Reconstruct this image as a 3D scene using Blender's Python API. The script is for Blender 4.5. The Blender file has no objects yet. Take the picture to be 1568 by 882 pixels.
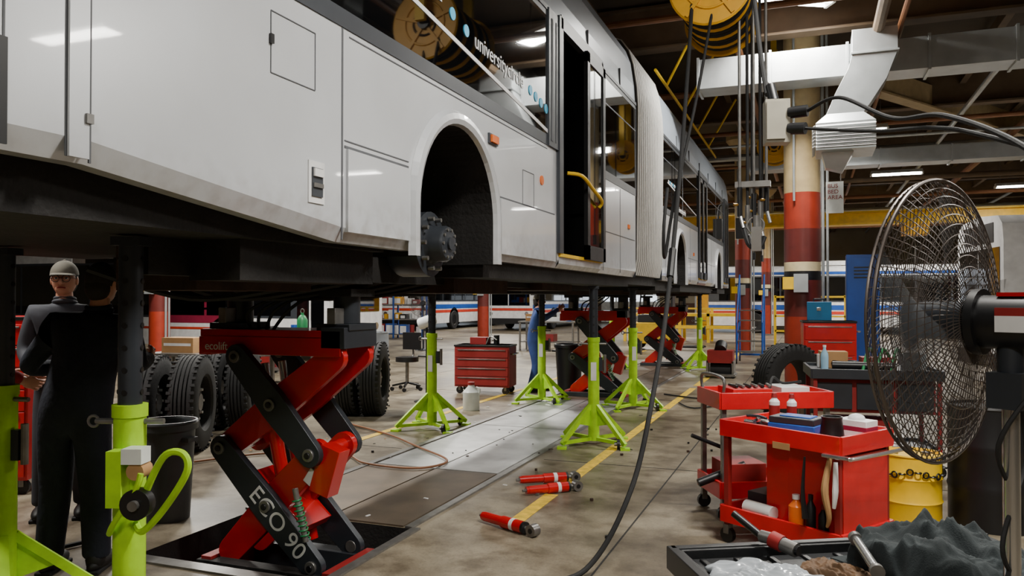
import bpy, bmesh, math, random
from mathutils import Vector, Matrix, Euler, noise
random.seed(7)
sc = bpy.context.scene
pi = math.pi

# ------------------------------------------------------------ materials
def lin(c):
    out = []
    for v in c:
        v = v/255.0
        out.append(v/12.92 if v <= 0.04045 else ((v+0.055)/1.055)**2.4)
    return out
MC = {}
def M(name, col, rough=0.5, metal=0.0, var=0.12, scale=6.0, bump=0.0, bscale=40.0, emit=0.0, alpha=1.0, coat=0.0, trans=0.0):
    if name in MC: return MC[name]
    m = bpy.data.materials.new(name); m.use_nodes = True
    nt = m.node_tree; bs = nt.nodes['Principled BSDF']
    c = lin(col)
    tc = nt.nodes.new('ShaderNodeTexCoord')
    nz = nt.nodes.new('ShaderNodeTexNoise'); nz.inputs['Scale'].default_value = scale
    nz.inputs['Detail'].default_value = 6
    nt.links.new(tc.outputs['Object'], nz.inputs['Vector'])
    mr = nt.nodes.new('ShaderNodeMapRange')
    mr.inputs['From Min'].default_value = 0.3; mr.inputs['From Max'].default_value = 0.7
    nt.links.new(nz.outputs['Fac'], mr.inputs['Value'])
    mx = nt.nodes.new('ShaderNodeMix'); mx.data_type = 'RGBA'
    mx.inputs['A'].default_value = [min(1, v*(1-var)) for v in c]+[1]
    mx.inputs['B'].default_value = [min(1, v*(1+var)) for v in c]+[1]
    nt.links.new(mr.outputs['Result'], mx.inputs['Factor'])
    nt.links.new(mx.outputs['Result'], bs.inputs['Base Color'])
    bs.inputs['Roughness'].default_value = rough
    bs.inputs['Metallic'].default_value = metal
    bs.inputs['Coat Weight'].default_value = coat
    bs.inputs['Alpha'].default_value = alpha
    bs.inputs['Transmission Weight'].default_value = trans
    if emit:
        bs.inputs['Emission Color'].default_value = c+[1]
        bs.inputs['Emission Strength'].default_value = emit
    if bump:
        n2 = nt.nodes.new('ShaderNodeTexNoise'); n2.inputs['Scale'].default_value = bscale
        nt.links.new(tc.outputs['Object'], n2.inputs['Vector'])
        bp = nt.nodes.new('ShaderNodeBump'); bp.inputs['Strength'].default_value = bump
        bp.inputs['Distance'].default_value = 0.01
        nt.links.new(n2.outputs['Fac'], bp.inputs['Height'])
        nt.links.new(bp.outputs['Normal'], bs.inputs['Normal'])
    MC[name] = m
    return m

def bus_paint():
    m = bpy.data.materials.new('bus_silver_white'); m.use_nodes=True
    nt=m.node_tree; bs=nt.nodes['Principled BSDF']; N=nt.nodes; L=nt.links
    tc=N.new('ShaderNodeTexCoord')
    n1=N.new('ShaderNodeTexNoise'); n1.inputs['Scale'].default_value=1.2; n1.inputs['Detail'].default_value=4
    L.new(tc.outputs['Object'],n1.inputs['Vector'])
    n2=N.new('ShaderNodeTexNoise'); n2.inputs['Scale'].default_value=14; n2.inputs['Detail'].default_value=8
    L.new(tc.outputs['Object'],n2.inputs['Vector'])
    r=N.new('ShaderNodeValToRGB')
    r.color_ramp.elements[0].position=.3; r.color_ramp.elements[0].color=lin((190,192,195))+[1]
    r.color_ramp.elements[1].position=.65; r.color_ramp.elements[1].color=lin((202,205,209))+[1]
    L.new(n1.outputs['Fac'],r.inputs['Fac'])
    sx=N.new('ShaderNodeSeparateXYZ'); L.new(tc.outputs['Object'],sx.inputs[0])
    mr=N.new('ShaderNodeMapRange'); mr.inputs['From Min'].default_value=.25; mr.inputs['From Max'].default_value=.55
    mr.inputs['To Min'].default_value=.6; mr.inputs['To Max'].default_value=0
    L.new(sx.outputs['Z'],mr.inputs['Value'])
    mr2=N.new('ShaderNodeMapRange'); mr2.inputs['From Min'].default_value=.42; mr2.inputs['From Max'].default_value=.78
    L.new(n2.outputs['Fac'],mr2.inputs['Value'])
    mu=N.new('ShaderNodeMath'); mu.operation='MULTIPLY'; L.new(mr.outputs['Result'],mu.inputs[0]); L.new(mr2.outputs['Result'],mu.inputs[1])
    mx=N.new('ShaderNodeMix'); mx.data_type='RGBA'; mx.inputs['B'].default_value=lin((120,108,94))+[1]
    L.new(mu.outputs[0],mx.inputs['Factor']); L.new(r.outputs['Color'],mx.inputs['A'])
    L.new(mx.outputs['Result'],bs.inputs['Base Color'])
    bs.inputs['Roughness'].default_value=.28; bs.inputs['Coat Weight'].default_value=.35; bs.inputs['Metallic'].default_value=.12
    return m
white = bus_paint()
charc = M('bus_charcoal', (56,60,66), .4)
glass = M('bus_dark_glass', (7,8,10), .03, var=.02, coat=1.0)
roofg = M('bus_roof_grey', (130,138,147), .3, .2, .06, 2)
roofb = M('bus_roof_light', (165,175,187), .35, .1, .05, 2)
seamm = M('panel_gap', (84,86,90), .7)
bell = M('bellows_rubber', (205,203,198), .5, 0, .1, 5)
belld = M('bellows_fold_shade', (66,64,63), .7, 0, .15, 5)  # dark colour paints shade into the bellows recesses
under = M('underbody_grime', (26,24,23), .75, .1, .5, 5, bump=.4)
under2 = M('underbody_rust', (62,45,36), .8, .2, .4, 7, bump=.4)
blackp = M('black_plastic', (20,20,22), .4)
blackr = M('black_rubber', (30,30,31), .75, bump=.2)
yellow = M('safety_yellow', (240,195,15), .45)
yellowd = M('reel_yellow', (228,168,20), .45)
orange = M('amber_lens', (230,110,30), .25)
red = M('lift_red', (190,10,16), .3, 0, .1, 5, coat=.4)
redc = M('cart_red', (205,18,28), .38, 0, .12, 6, coat=.3)
redd = M('dull_red', (140,28,28), .55)
dgrey = M('lift_dark_grey', (52,56,62), .4, .3)
lime = M('lime_paint', (170,222,25), .45, 0, .18, 9)
steel = M('worn_steel', (130,128,125), .38, .7, .2, 12)
chrome = M('bright_steel', (200,200,200), .22, .9, .05)
galv = M('galvanised', (185,190,192), .36, .55, .1, 4, bump=.1, bscale=6)
boxg = M('box_grey', (165,160,145), .5)
tan = M('column_tan', (178,156,114), .5)
brick = M('column_red', (150,48,28), .45)
brickd = M('column_dark_red', (98,38,34), .4)
cream = M('column_cream', (215,200,160), .5)
beamm = M('roof_steel_brown', (104,86,66), .65, .05, .2, 3)
ceilm = M('ceiling_dark', (70,60,48), .85, 0, .2, 1.5)
pipem = M('pipe_brown', (135,88,55), .55)
blue = M('cabinet_blue', (22,70,150), .4)
bluel = M('decal_blue', (60,180,225), .4)
whitep = M('plain_white', (228,228,228), .4)
green = M('tool_green', (30,120,70), .45)
card = M('cardboard', (170,130,85), .8)
paper = M('kraft_paper', (88,62,36), .7, 0, .4, 14)
plast = M('milky_plastic', (220,224,220), .35)
film = M('plastic_film', (190,196,202), .12, 0, .1, 8, trans=.35)
skin = M('skin', (205,148,122), .5, 0, .06, 20)
navy = M('navy_cloth', (26,31,46), .85, 0, .3, 8, bump=.6, bscale=25)
bluecl = M('blue_coverall', (48,72,130), .8, 0, .15, 8, bump=.5, bscale=25)
redcl = M('red_shirt', (160,26,34), .8, 0, .15, 8, bump=.5, bscale=25)
greycl = M('grey_shirt', (60,62,70), .8, 0, .15, 8)
jackm = M('dark_jacket_cloth', (34,42,44), .85, 0, .2, 6, bump=.15, bscale=220)
hairm = M('dark_hair', (38,31,27), .8)
capm = M('cap_cloth', (110,106,96), .85)
shoe = M('boot_leather', (18,16,15), .6)
lampm = M('lamp_tube', (255,253,246), .5, emit=22, var=0)
fixt = M('lamp_housing', (210,210,206), .5)
wallm = M('wall_paint', (165,152,128), .8, 0, .15, .6)
wallb = M('wall_dado', (98,72,58), .8, 0, .15, .6)
wire = M('guard_wire', (95,86,80), .4, .5)
bladem = M('fan_blade', (85,88,92), .5, alpha=.42)
brass = M('brass', (180,140,70), .35, .9)
linep = M('floor_yellow_paint', (215,178,45), .6, 0, .3, 14)
maroon = M('maroon_panel', (140,30,60), .5)
stripeb = M('stripe_blue', (30,80,165), .4)
stripeo = M('stripe_red', (200,60,40), .4)
whitew = M('window_daylight', (215,225,235), .5, emit=2.5, var=.1)

def floor_mat():
    m = bpy.data.materials.new('concrete_floor'); m.use_nodes = True
    nt = m.node_tree; bs = nt.nodes['Principled BSDF']; N = nt.nodes; L = nt.links
    tc = N.new('ShaderNodeTexCoord')
    n1 = N.new('ShaderNodeTexNoise'); n1.inputs['Scale'].default_value = .7; n1.inputs['Detail'].default_value = 9; n1.inputs['Roughness'].default_value=.68
    n2 = N.new('ShaderNodeTexNoise'); n2.inputs['Scale'].default_value = 4; n2.inputs['Detail'].default_value = 9; n2.inputs['Roughness'].default_value=.65
    n3 = N.new('ShaderNodeTexNoise'); n3.inputs['Scale'].default_value = 60; n3.inputs['Detail'].default_value = 4
    for n in (n1,n2,n3): L.new(tc.outputs['Object'], n.inputs['Vector'])
    r1 = N.new('ShaderNodeValToRGB')
    r1.color_ramp.elements[0].position=.36; r1.color_ramp.elements[0].color=lin((86,75,60))+[1]
    r1.color_ramp.elements[1].position=.62; r1.color_ramp.elements[1].color=lin((154,143,122))+[1]
    L.new(n1.outputs['Fac'], r1.inputs['Fac'])
    r2 = N.new('ShaderNodeValToRGB')
    r2.color_ramp.elements[0].position=.36; r2.color_ramp.elements[0].color=(.45,.41,.36,1)
    r2.color_ramp.elements[1].position=.56; r2.color_ramp.elements[1].color=(1,1,1,1)
    L.new(n2.outputs['Fac'], r2.inputs['Fac'])
    mx = N.new('ShaderNodeMix'); mx.data_type='RGBA'; mx.blend_type='MULTIPLY'; mx.inputs['Factor'].default_value=.8
    L.new(r1.outputs['Color'], mx.inputs['A']); L.new(r2.outputs['Color'], mx.inputs['B'])
    r3 = N.new('ShaderNodeValToRGB')
    r3.color_ramp.elements[0].position=.3; r3.color_ramp.elements[0].color=(.6,.6,.6,1)
    r3.color_ramp.elements[1].position=.5; r3.color_ramp.elements[1].color=(1,1,1,1)
    L.new(n3.outputs['Fac'], r3.inputs['Fac'])
    mx2 = N.new('ShaderNodeMix'); mx2.data_type='RGBA'; mx2.blend_type='MULTIPLY'; mx2.inputs['Factor'].default_value=.6
    L.new(mx.outputs['Result'], mx2.inputs['A']); L.new(r3.outputs['Color'], mx2.inputs['B'])
    L.new(mx2.outputs['Result'], bs.inputs['Base Color'])
    mr = N.new('ShaderNodeMapRange'); mr.inputs['To Min'].default_value=.2; mr.inputs['To Max'].default_value=.58
    L.new(n1.outputs['Fac'], mr.inputs['Value']); L.new(mr.outputs['Result'], bs.inputs['Roughness'])
    bp = N.new('ShaderNodeBump'); bp.inputs['Strength'].default_value=.15; bp.inputs['Distance'].default_value=.01
    L.new(n2.outputs['Fac'], bp.inputs['Height']); L.new(bp.outputs['Normal'], bs.inputs['Normal'])
    return m
concrete = floor_mat()
def plate_mat(name, c, rough):
    m = bpy.data.materials.new(name); m.use_nodes=True
    nt=m.node_tree; bs=nt.nodes['Principled BSDF']; N=nt.nodes; L=nt.links
    tc=N.new('ShaderNodeTexCoord')
    n1=N.new('ShaderNodeTexNoise'); n1.inputs['Scale'].default_value=3; n1.inputs['Detail'].default_value=8
    L.new(tc.outputs['Object'], n1.inputs['Vector'])
    r=N.new('ShaderNodeValToRGB')
    cc=lin(c)
    r.color_ramp.elements[0].position=.35; r.color_ramp.elements[0].color=[v*.65 for v in cc]+[1]
    r.color_ramp.elements[1].position=.62; r.color_ramp.elements[1].color=cc+[1]
    L.new(n1.outputs['Fac'], r.inputs['Fac']); L.new(r.outputs['Color'], bs.inputs['Base Color'])
    mp=N.new('ShaderNodeMapping'); mp.inputs['Rotation'].default_value=(0,0,.785); L.new(tc.outputs['Object'], mp.inputs['Vector'])
    br=N.new('ShaderNodeTexBrick'); br.inputs['Scale'].default_value=18; br.inputs['Mortar Size'].default_value=.012
    L.new(mp.outputs['Vector'], br.inputs['Vector'])
    bp=N.new('ShaderNodeBump'); bp.inputs['Strength'].default_value=.6; bp.inputs['Distance'].default_value=.006
    L.new(br.outputs['Fac'], bp.inputs['Height']); L.new(bp.outputs['Normal'], bs.inputs['Normal'])
    bs.inputs['Metallic'].default_value=.45; bs.inputs['Roughness'].default_value=rough
    return m
plateD = plate_mat('checker_plate_dark', (108,94,78), .48)
plateL = plate_mat('checker_plate_light', (186,187,186), .38)

# ------------------------------------------------------------ builder
class B:
    def __init__(s):
        s.v=[]; s.f=[]; s.m=[]; s.mats=[]
    def mi(s, mat):
        if mat not in s.mats: s.mats.append(mat)
        return s.mats.index(mat)
    def add(s, vs, fs, mat, T=None):
        o=len(s.v); k=s.mi(mat)
        for p in vs:
            p=Vector(p)
            if T is not None: p=T@p
            s.v.append(p)
        for f in fs:
            s.f.append([i+o for i in f]); s.m.append(k)
    def box(s, c, size, mat, rz=0, R=None):
        hx,hy,hz=[q/2 for q in size]
        vs=[(x,y,z) for x in(-hx,hx) for y in(-hy,hy) for z in(-hz,hz)]
        fs=[(0,1,3,2),(4,6,7,5),(0,4,5,1),(2,3,7,6),(0,2,6,4),(1,5,7,3)]
        T=Matrix.Translation(Vector(c))
        if R is not None: T=T@R
        elif rz: T=T@Matrix.Rotation(rz,4,'Z')
        s.add(vs,fs,mat,T)
    def bb(s, x0,x1,y0,y1,z0,z1, mat):
        s.box(((x0+x1)/2,(y0+y1)/2,(z0+z1)/2),(abs(x1-x0),abs(y1-y0),abs(z1-z0)),mat)
    def beam(s, p0, p1, w, h, mat):
        p0=Vector(p0); p1=Vector(p1); d=p1-p0
        q=d.to_track_quat('X','Z').to_matrix().to_4x4()
        s.box((p0+p1)/2,(d.length,w,h),mat,R=q)
    def cyl(s, p0, p1, r0, mat, r1=None, seg=16, cap=True):
        p0=Vector(p0); p1=Vector(p1)
        if r1 is None: r1=r0
        q=(p1-p0).to_track_quat('Z','Y').to_matrix().to_4x4()
        L=(p1-p0).length
        vs=[];fs=[]
        for i in range(seg):
            a=2*pi*i/seg
            vs.append((r0*math.cos(a),r0*math.sin(a),0)); vs.append((r1*math.cos(a),r1*math.sin(a),L))
        for i in range(seg):
            j=(i+1)%seg
            fs.append((2*i,2*j,2*j+1,2*i+1))
        if cap:
            fs.append([2*i for i in range(seg)][::-1]); fs.append([2*i+1 for i in range(seg)])
        s.add(vs,fs,mat,Matrix.Translation(p0)@q)
    def lathe(s, prof, p0, axis, mat, seg=24, ang=2*pi):
        q=Vector(axis).normalized().to_track_quat('Z','Y').to_matrix().to_4x4()
        vs=[];fs=[];n=len(prof)
        full=abs(ang-2*pi)<1e-6
        S=seg if full else seg+1
        for i in range(S):
            a=ang*i/seg
            for r,z in prof: vs.append((r*math.cos(a),r*math.sin(a),z))
        for i in range(seg):
            j=(i+1)%S
            for k in range(n-1):
                fs.append((i*n+k,j*n+k,j*n+k+1,i*n+k+1))
        s.add(vs,fs,mat,Matrix.Translation(Vector(p0))@q)
    def torus(s, c, axis, R, r, mat, seg=32, sg=6):
        prof=[(R+r*math.cos(2*pi*k/sg), r*math.sin(2*pi*k/sg)) for k in range(sg+1)]
        s.lathe(prof,c,axis,mat,seg)
    def ell(s, c, rad, mat, seg=16, rings=10, R=None, lo=-1.0, hi=1.0):
        vs=[];fs=[]
        t0=math.asin(max(-1,lo)); t1=math.asin(min(1,hi))
        for i in range(rings+1):
            t=t0+(t1-t0)*i/rings
            for j in range(seg):
                a=2*pi*j/seg
                vs.append((rad[0]*math.cos(t)*math.cos(a),rad[1]*math.cos(t)*math.sin(a),rad[2]*math.sin(t)))
        for i in range(rings):
            for j in range(seg):
                k=(j+1)%seg
                fs.append((i*seg+j,i*seg+k,(i+1)*seg+k,(i+1)*seg+j))
        T=Matrix.Translation(Vector(c))
        if R is not None: T=T@R
        s.add(vs,fs,mat,T)
    def tube(s, pts, r, mat, seg=8, sub=6, smooth=True, cap=True):
        P=[Vector(p) for p in pts]; n=len(P)
        rr=r if isinstance(r,(list,tuple)) else [r]*n
        if smooth and n>2:
            Q=[];RR=[]
            for i in range(n-1):
                a=P[max(0,i-1)];b=P[i];c=P[i+1];d=P[min(n-1,i+2)]
                for k in range(sub):
                    t=k/sub
                    Q.append(.5*((2*b)+(c-a)*t+(2*a-5*b+4*c-d)*t*t+(-a+3*b-3*c+d)*t**3))
                    RR.append(rr[i]*(1-t)+rr[i+1]*t)
            Q.append(P[-1]);RR.append(rr[-1])
        else: Q=P;RR=rr
        n=len(Q)
        tg=[(Q[min(i+1,n-1)]-Q[max(i-1,0)]).normalized() for i in range(n)]
        u=tg[0].orthogonal().normalized()
        vs=[];fs=[]
        for i in range(n):
            u=(u-tg[i]*u.dot(tg[i]))
            if u.length<1e-6: u=tg[i].orthogonal()
            u.normalize(); w=tg[i].cross(u)
            for k in range(seg):
                a=2*pi*k/seg
                vs.append(Q[i]+(u*math.cos(a)+w*math.sin(a))*RR[i])
        for i in range(n-1):
            for k in range(seg):
                j=(k+1)%seg
                fs.append((i*seg+k,i*seg+j,(i+1)*seg+j,(i+1)*seg+k))
        if cap:
            fs.append(list(range(seg))[::-1]); fs.append([(n-1)*seg+k for k in range(seg)])
        s.add(vs,fs,mat)
    def prism(s, poly, T, t, mat):
        n=len(poly)
        vs=[(p[0],p[1],-t/2) for p in poly]+[(p[0],p[1],t/2) for p in poly]
        fs=[list(range(n))[::-1],[n+i for i in range(n)]]
        for i in range(n):
            j=(i+1)%n; fs.append((i,j,n+j,n+i))
        s.add(vs,fs,mat,T)
    def arm(s, x0,z0,x1,z1,y,w,t,mat,w1=None):
        w1=w if w1 is None else w1
        dx=x1-x0; dz=z1-z0; L=math.hypot(dx,dz); a=math.atan2(dz,dx)
        poly=[]
        for k in range(9):
            t_=pi/2+pi*k/8; poly.append((w/2*math.cos(t_),w/2*math.sin(t_)))
        poly.append((L/2,-max(w,w1)*.62))
        for k in range(9):
            t_=-pi/2+pi*k/8; poly.append((L+w1/2*math.cos(t_),w1/2*math.sin(t_)))
        poly.append((L/2,max(w,w1)*.62))
        T=Matrix.Translation((x0,y,z0))@Matrix.Rotation(-a,4,'Y')@Matrix.Rotation(pi/2,4,'X')
        s.prism(poly,T,t,mat)
    def finish(s, name, origin=(0,0,0), rz=0, bevel=0, smooth=35, parent=None, local=False):
        me=bpy.data.meshes.new(name)
        o=Vector(origin)
        vs=s.v if local else [p-o for p in s.v]
        me.from_pydata([tuple(p) for p in vs],[],s.f)
        for m in s.mats: me.materials.append(m)
        for i,p in enumerate(me.polygons): p.material_index=s.m[i]; p.use_smooth=True
        bm=bmesh.new(); bm.from_mesh(me)
        bmesh.ops.recalc_face_normals(bm,faces=bm.faces)
        bm.to_mesh(me); bm.free()
        try: me.set_sharp_from_angle(angle=math.radians(smooth))
        except Exception: pass
        ob=bpy.data.objects.new(name,me); sc.collection.objects.link(ob)
        ob.location=o; ob.rotation_euler=(0,0,rz)
        if parent:
            ob.parent=parent
        if bevel:
            md=ob.modifiers.new('Bevel','BEVEL'); md.width=bevel; md.segments=2; md.limit_method='ANGLE'; md.angle_limit=math.radians(50)
        return ob
def text(parent,name,body,loc,rot,size,mat,ext=.001,align='LEFT'):
    cu=bpy.data.curves.new(name,'FONT'); cu.body=body; cu.size=size; cu.extrude=ext; cu.align_x=align
    cu.materials.append(mat)
    ob=bpy.data.objects.new(name,cu); sc.collection.objects.link(ob)
    ob.parent=parent; ob.location=loc; ob.rotation_euler=rot
    return ob
def rotT(loc,rz): return Matrix.Translation(Vector(loc))@Matrix.Rotation(rz,4,'Z')

# ------------------------------------------------------------ camera
cam=bpy.data.cameras.new('camera'); co=bpy.data.objects.new('camera',cam); sc.collection.objects.link(co)
cam.lens=27.55; cam.sensor_width=36; cam.clip_end=200; cam.clip_start=.05
co.location=(0,0,1.6); co.rotation_euler=(math.radians(90.76),0,math.radians(21))
sc.camera=co

# ------------------------------------------------------------ room
X0,X1,Y0,Y1,H=-30,18,-8,50,6.5
px0,px1,py0,py1=-3.95,-2.62,3.75,4.85
b=B()
def q(x0,x1,y0,y1,z=0): b.add([(x0,y0,z),(x1,y0,z),(x1,y1,z),(x0,y1,z)],[(0,1,2,3)],concrete)
q(X0,px0,Y0,Y1); q(px1,X1,Y0,Y1); q(px0,px1,Y0,py0); q(px0,px1,py1,Y1)
pz=-.55
b.add([(px0,py0,0),(px0,py1,0),(px1,py1,0),(px1,py0,0),(px0,py0,pz),(px0,py1,pz),(px1,py1,pz),(px1,py0,pz)],
      [(0,1,5,4),(1,2,6,5),(2,3,7,6),(3,0,4,7),(4,5,6,7)],under)
b.finish('floor')
for n,(x0,x1,y0,y1,z0,z1) in {'wall_back':(X0,X1,Y1,Y1+.2,0,H),'wall_front':(X0,X1,Y0-.2,Y0,0,H),'wall_left':(X0-.2,X0,Y0,Y1,0,H),'wall_right':(X1,X1+.2,Y0,Y1,0,H)}.items():
    b=B(); b.bb(x0,x1,y0,y1,1.3,z1,wallm); b.bb(x0,x1,y0,y1,z0,1.3,wallb); b.finish(n)
b=B(); b.bb(X0,X1,Y0,Y1,H,H+.2,ceilm); b.finish('ceiling')
b=B()
for y in range(-5,50,6):
    b.bb(X0,X1,y-.02,y+.02,5.75,6.4,beamm); b.bb(X0,X1,y-.14,y+.14,5.72,5.76,beamm); b.bb(X0,X1,y-.14,y+.14,6.4,6.44,beamm)
x=-29
while x<18:
    b.bb(x-.01,x+.01,Y0,Y1,6.2,6.46,beamm); b.bb(x-.06,x+.06,Y0,Y1,6.18,6.2,beamm); x+=1.6
b.beam((1.0,16.8,5.95),(5.8,24.4,5.95),.08,.5,tan); b.beam((1.0,16.8,5.69),(5.8,24.4,5.69),.3,.04,tan)
b.finish('roof_beams')
b=B()
for x,z,r,m in [(-1.1,5.6,.06,pipem),(.9,5.5,.08,beamm),(1.2,5.55,.04,pipem),(2.9,5.45,.05,galv),(4.5,5.6,.09,pipem),(6.8,5.5,.05,galv),(-6,5.5,.07,pipem),(-9,5.5,.07,galv)]:
    b.cyl((x,Y0,z),(x,Y1,z),r,m,seg=10)
for y,z,r,m in [(8.5,5.62,.035,galv),(11.2,5.6,.05,pipem),(15.2,5.5,.06,pipem),(18.2,5.3,.05,pipem),(19.2,5.2,.03,galv),(21.9,5.4,.09,galv),(22.6,5.25,.04,pipem),(26,5.2,.08,beamm),(29.5,5.1,.06,pipem),(34,5.1,.1,galv),(37,5.0,.05,pipem),(39,4.9,.08,pipem)]:
    b.cyl((X0,y,z),(X1,y,z),r,m,seg=10)
b.finish('ceiling_pipes')
b=B(); b.bb(-4,14,30.9,31.3,4.3,4.7,yellow); b.bb(-4,14,30.75,31.45,4.68,4.74,yellow); b.bb(-4,14,30.75,31.45,4.26,4.32,yellow)
b.bb(3,3.8,30.6,31.6,3.85,4.26,yellowd); b.cyl((3.4,31.1,3.85),(3.4,31.1,2.6),.02,steel)
for x in(-4,14): b.bb(x-.2,x+.2,30.9,31.3,0,4.3,yellowd)
b.finish('bridge_crane')
b=B()
for i in range(4):
    y=12.6+i*1.9
    b.cyl((-1.6,y,6.1),(-2.3,y+.7,5.2),.022,yellow,seg=8)
b.cyl((-2.3,12.3,5.2),(-2.3,20.5,5.2),.025,yellow,seg=8)
b.finish('yellow_rail_brace')

b=B()
ys=[4.85,6.6,9.1,11.9,14.5,17,20.5]
for i in range(len(ys)-1):
    m=plateL if i in(1,2) else plateD
    b.bb(-3.93 if i else -3.95,-3.31,ys[i]+.012,ys[i+1]-.012,0.001,.012,m); b.bb(-3.29,-2.68,ys[i]+.012,ys[i+1]-.012,0.001,.012,m)
b.bb(-4.03,-3.965,4.85,20.5,.001,.014,steel); b.bb(-2.66,-2.6,4.85,20.5,.001,.014,steel)
b.bb(-2.6,-2.54,3.6,4.85,.001,.014,steel); b.bb(-4.03,-2.54,3.64,3.74,.001,.014,steel)
b.finish('floor_cover_plates')
b=B()
for y0,y1 in[(-2,1.4),(2.0,3.4),(5.15,6.1),(6.5,8.4),(8.5,11.2),(11.4,14.2),(14.6,18),(18.3,24)]:
    b.bb(-2.05,-1.94,y0,y1,.001,.004,linep)
for y0,y1 in[(7.2,9.5),(9.8,13),(13.4,17),(17.5,24)]:
    b.bb(-4.85,-4.75,y0,y1,.001,.004,linep)
b.finish('floor_line_marking')
b=B()
for x in(-1.2,1.8,4.8,-7.5,-10.5): b.bb(x-.006,x+.006,Y0,Y1,.0005,.002,under)
for y in(2.2,7.4,12.4,17.4,22.4,27.4): b.bb(X0,-4.1,y-.006,y+.006,.0005,.002,under); b.bb(-2.5,X1,y-.006,y+.006,.0005,.002,under)
b.finish('floor_expansion_joints')

# ------------------------------------------------------------ main bus
XS,XF=-2.1,-4.65
AR=.57; ACZ=2.12
ARCH=[4.53,13.45,19.2]
DOORS=[(6.62,8.1),(15.7,16.9),(20.4,21.3)]
def zskirt(y):
    if y<1.8: return 2.02
    if y<3.2: return 2.02-(y-1.8)/1.4*.15
    return 1.87
def side(b,x,s,y0,y1,doors):
    ys=set(); n=int((y1-y0)/.25)
    for i in range(n+1): ys.add(round(y0+(y1-y0)*i/n,4))
    for a in ARCH:
        if y0<a<y1:
            for k in range(25): ys.add(round(a-AR*math.cos(pi*k/24),4))
    for d in doors:
        if y0<=d[0]<y1: ys.add(d[0]); ys.add(d[1])
    ys.update([v for v in(1.8,3.2) if y0<v<y1])
    ys=sorted(ys)
    for ya,yb in zip(ys[:-1],ys[1:]):
        mid=(ya+yb)/2
        ar=[a for a in ARCH if abs(mid-a)<AR]
        def zb(y):
            if ar: return ACZ+math.sqrt(max(0,AR*AR-(y-ar[0])**2))
            return zskirt(y)
        top=2.9
        if any(d[0]<mid<d[1] for d in doors): top=1.99
        za,zc=zb(ya),zb(yb)
        ins=0 if ar else .035
        e=.07 if top>2.1 else .04
        rows=[(za,zc,x-s*ins),(za+e,zc+e,x),(top,top,x)]
        for r0,r1 in zip(rows[:-1],rows[1:]):
            b.add([(r0[2],ya,r0[0]),(r0[2],yb,r0[1]),(r1[2],yb,r1[1]),(r1[2],ya,r1[0])],[(0,1,2,3)],white)
        if not ar: b.add([(rows[0][2],ya,za),(rows[0][2],yb,zc),(x-s*.1,yb,zc),(x-s*.1,ya,za)],[(0,1,2,3)],white)
def archflare(b,yc,x,s):
    path=[]
    path.append(((yc-AR,1.84),(-1,0)))
    for k in range(25):
        a=pi-pi*k/24; path.append(((yc+AR*math.cos(a),ACZ+AR*math.sin(a)),(math.cos(a),math.sin(a))))
    path.append(((yc+AR,1.84),(1,0)))
    prof=[(.0,-.55),(.0,.0),(.01,.03),(.04,.042),(.075,.035),(.1,0.001)]
    for k in range(len(path)-1):
        for j in range(len(prof)-1):
            v=[]
            for kk,jj in((k,j),(k+1,j),(k+1,j+1),(k,j+1)):
                (py,pz_),(ny,nz)=path[kk]; pr=prof[jj]
                v.append((x+s*pr[1],py+ny*pr[0],pz_+nz*pr[0]))
            b.add(v,[(0,1,2,3)],under if j==0 else white)
    xb=x-s*.55
    v=[(xb,p[0][0],p[0][1]) for p in path]
    b.add(v,[list(range(len(v)))],under)
prof=[(0,4.05),(.015,4.3),(.06,4.6),(.12,4.76),(.22,4.9),(.45,5.0),(.9,5.03),(1.275,5.04)]
def roofp():
    L=[(XS-o,z) for o,z in prof]; R=[(XF+o,z) for o,z in prof[::-1]][1:]
    return L+R
def extr(b,pts,y0,y1,mat):
    for i in range(len(pts)-1):
        (x0,z0),(x1,z1)=pts[i],pts[i+1]
        b.add([(x0,y0,z0),(x0,y1,z0),(x1,y1,z1),(x1,y0,z1)],[(0,1,2,3)],mat)
b=B()
SEC=[(.6,9.85),(11.7,21.6)]
for si,(y0,y1) in enumerate(SEC):
    for x,s,drs in((XS,1,DOORS),(XF,-1,[])):
        side(b,x,s,y0,y1,drs)
        segs=[y0]+[v for d in drs if y0<=d[0]<y1 for v in d]+[y1]
        for k in range(0,len(segs),2):
            a,c=segs[k],segs[k+1]
            if c-a<.5:
                b.bb(x-s*.02,x+s*.006,a,c,2.9,4.06,charc); continue
            b.bb(x-s*.02,x+s*.006,a,c,2.9,2.99,charc)
            g0=max(a,2.9) if si==0 and k==0 else a
            if si==0 and k==0: b.bb(x-s*.02,x+s*.001,a,g0,2.99,4.06,white)
            b.bb(x-s*.02,x+s*.003,g0,c,2.99,4.0,glass)
            b.bb(x-s*.02,x+s*.005,g0,c,4.0,4.06,charc)
            n=max(1,int((c-g0)/1.7))
            if si==0 and k==0: n=1
            for j in range(n+1):
                yy=g0+(c-g0)*j/n
                b.bb(x-s*.01,x+s*.006,yy-.02,yy+.02,2.99,4.03,charc)
            if not(si==0 and k==0): b.bb(x-s*.01,x+s*.005,g0,c,3.72,3.735,charc)
    rp=roofp(); extr(b,rp,y0,y1,roofg if si==0 else roofb)
    b.bb(XS-.01,XS+.012,y0,y1,4.05,4.09,charc)
    for ye in(y0,y1):
        poly=[(XS,ye,zskirt(ye))]+[(p[0],ye,p[1]) for p in rp]+[(XF,ye,zskirt(ye))]
        b.add(poly,[list(range(len(poly)))],charc if ye in(9.85,11.7) else white)
    for yy in [y0+1.4*i for i in range(1,7)]: b.bb(XS-.02,XS+.006,yy-.004,yy+.004,4.1,4.3,seamm)
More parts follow.
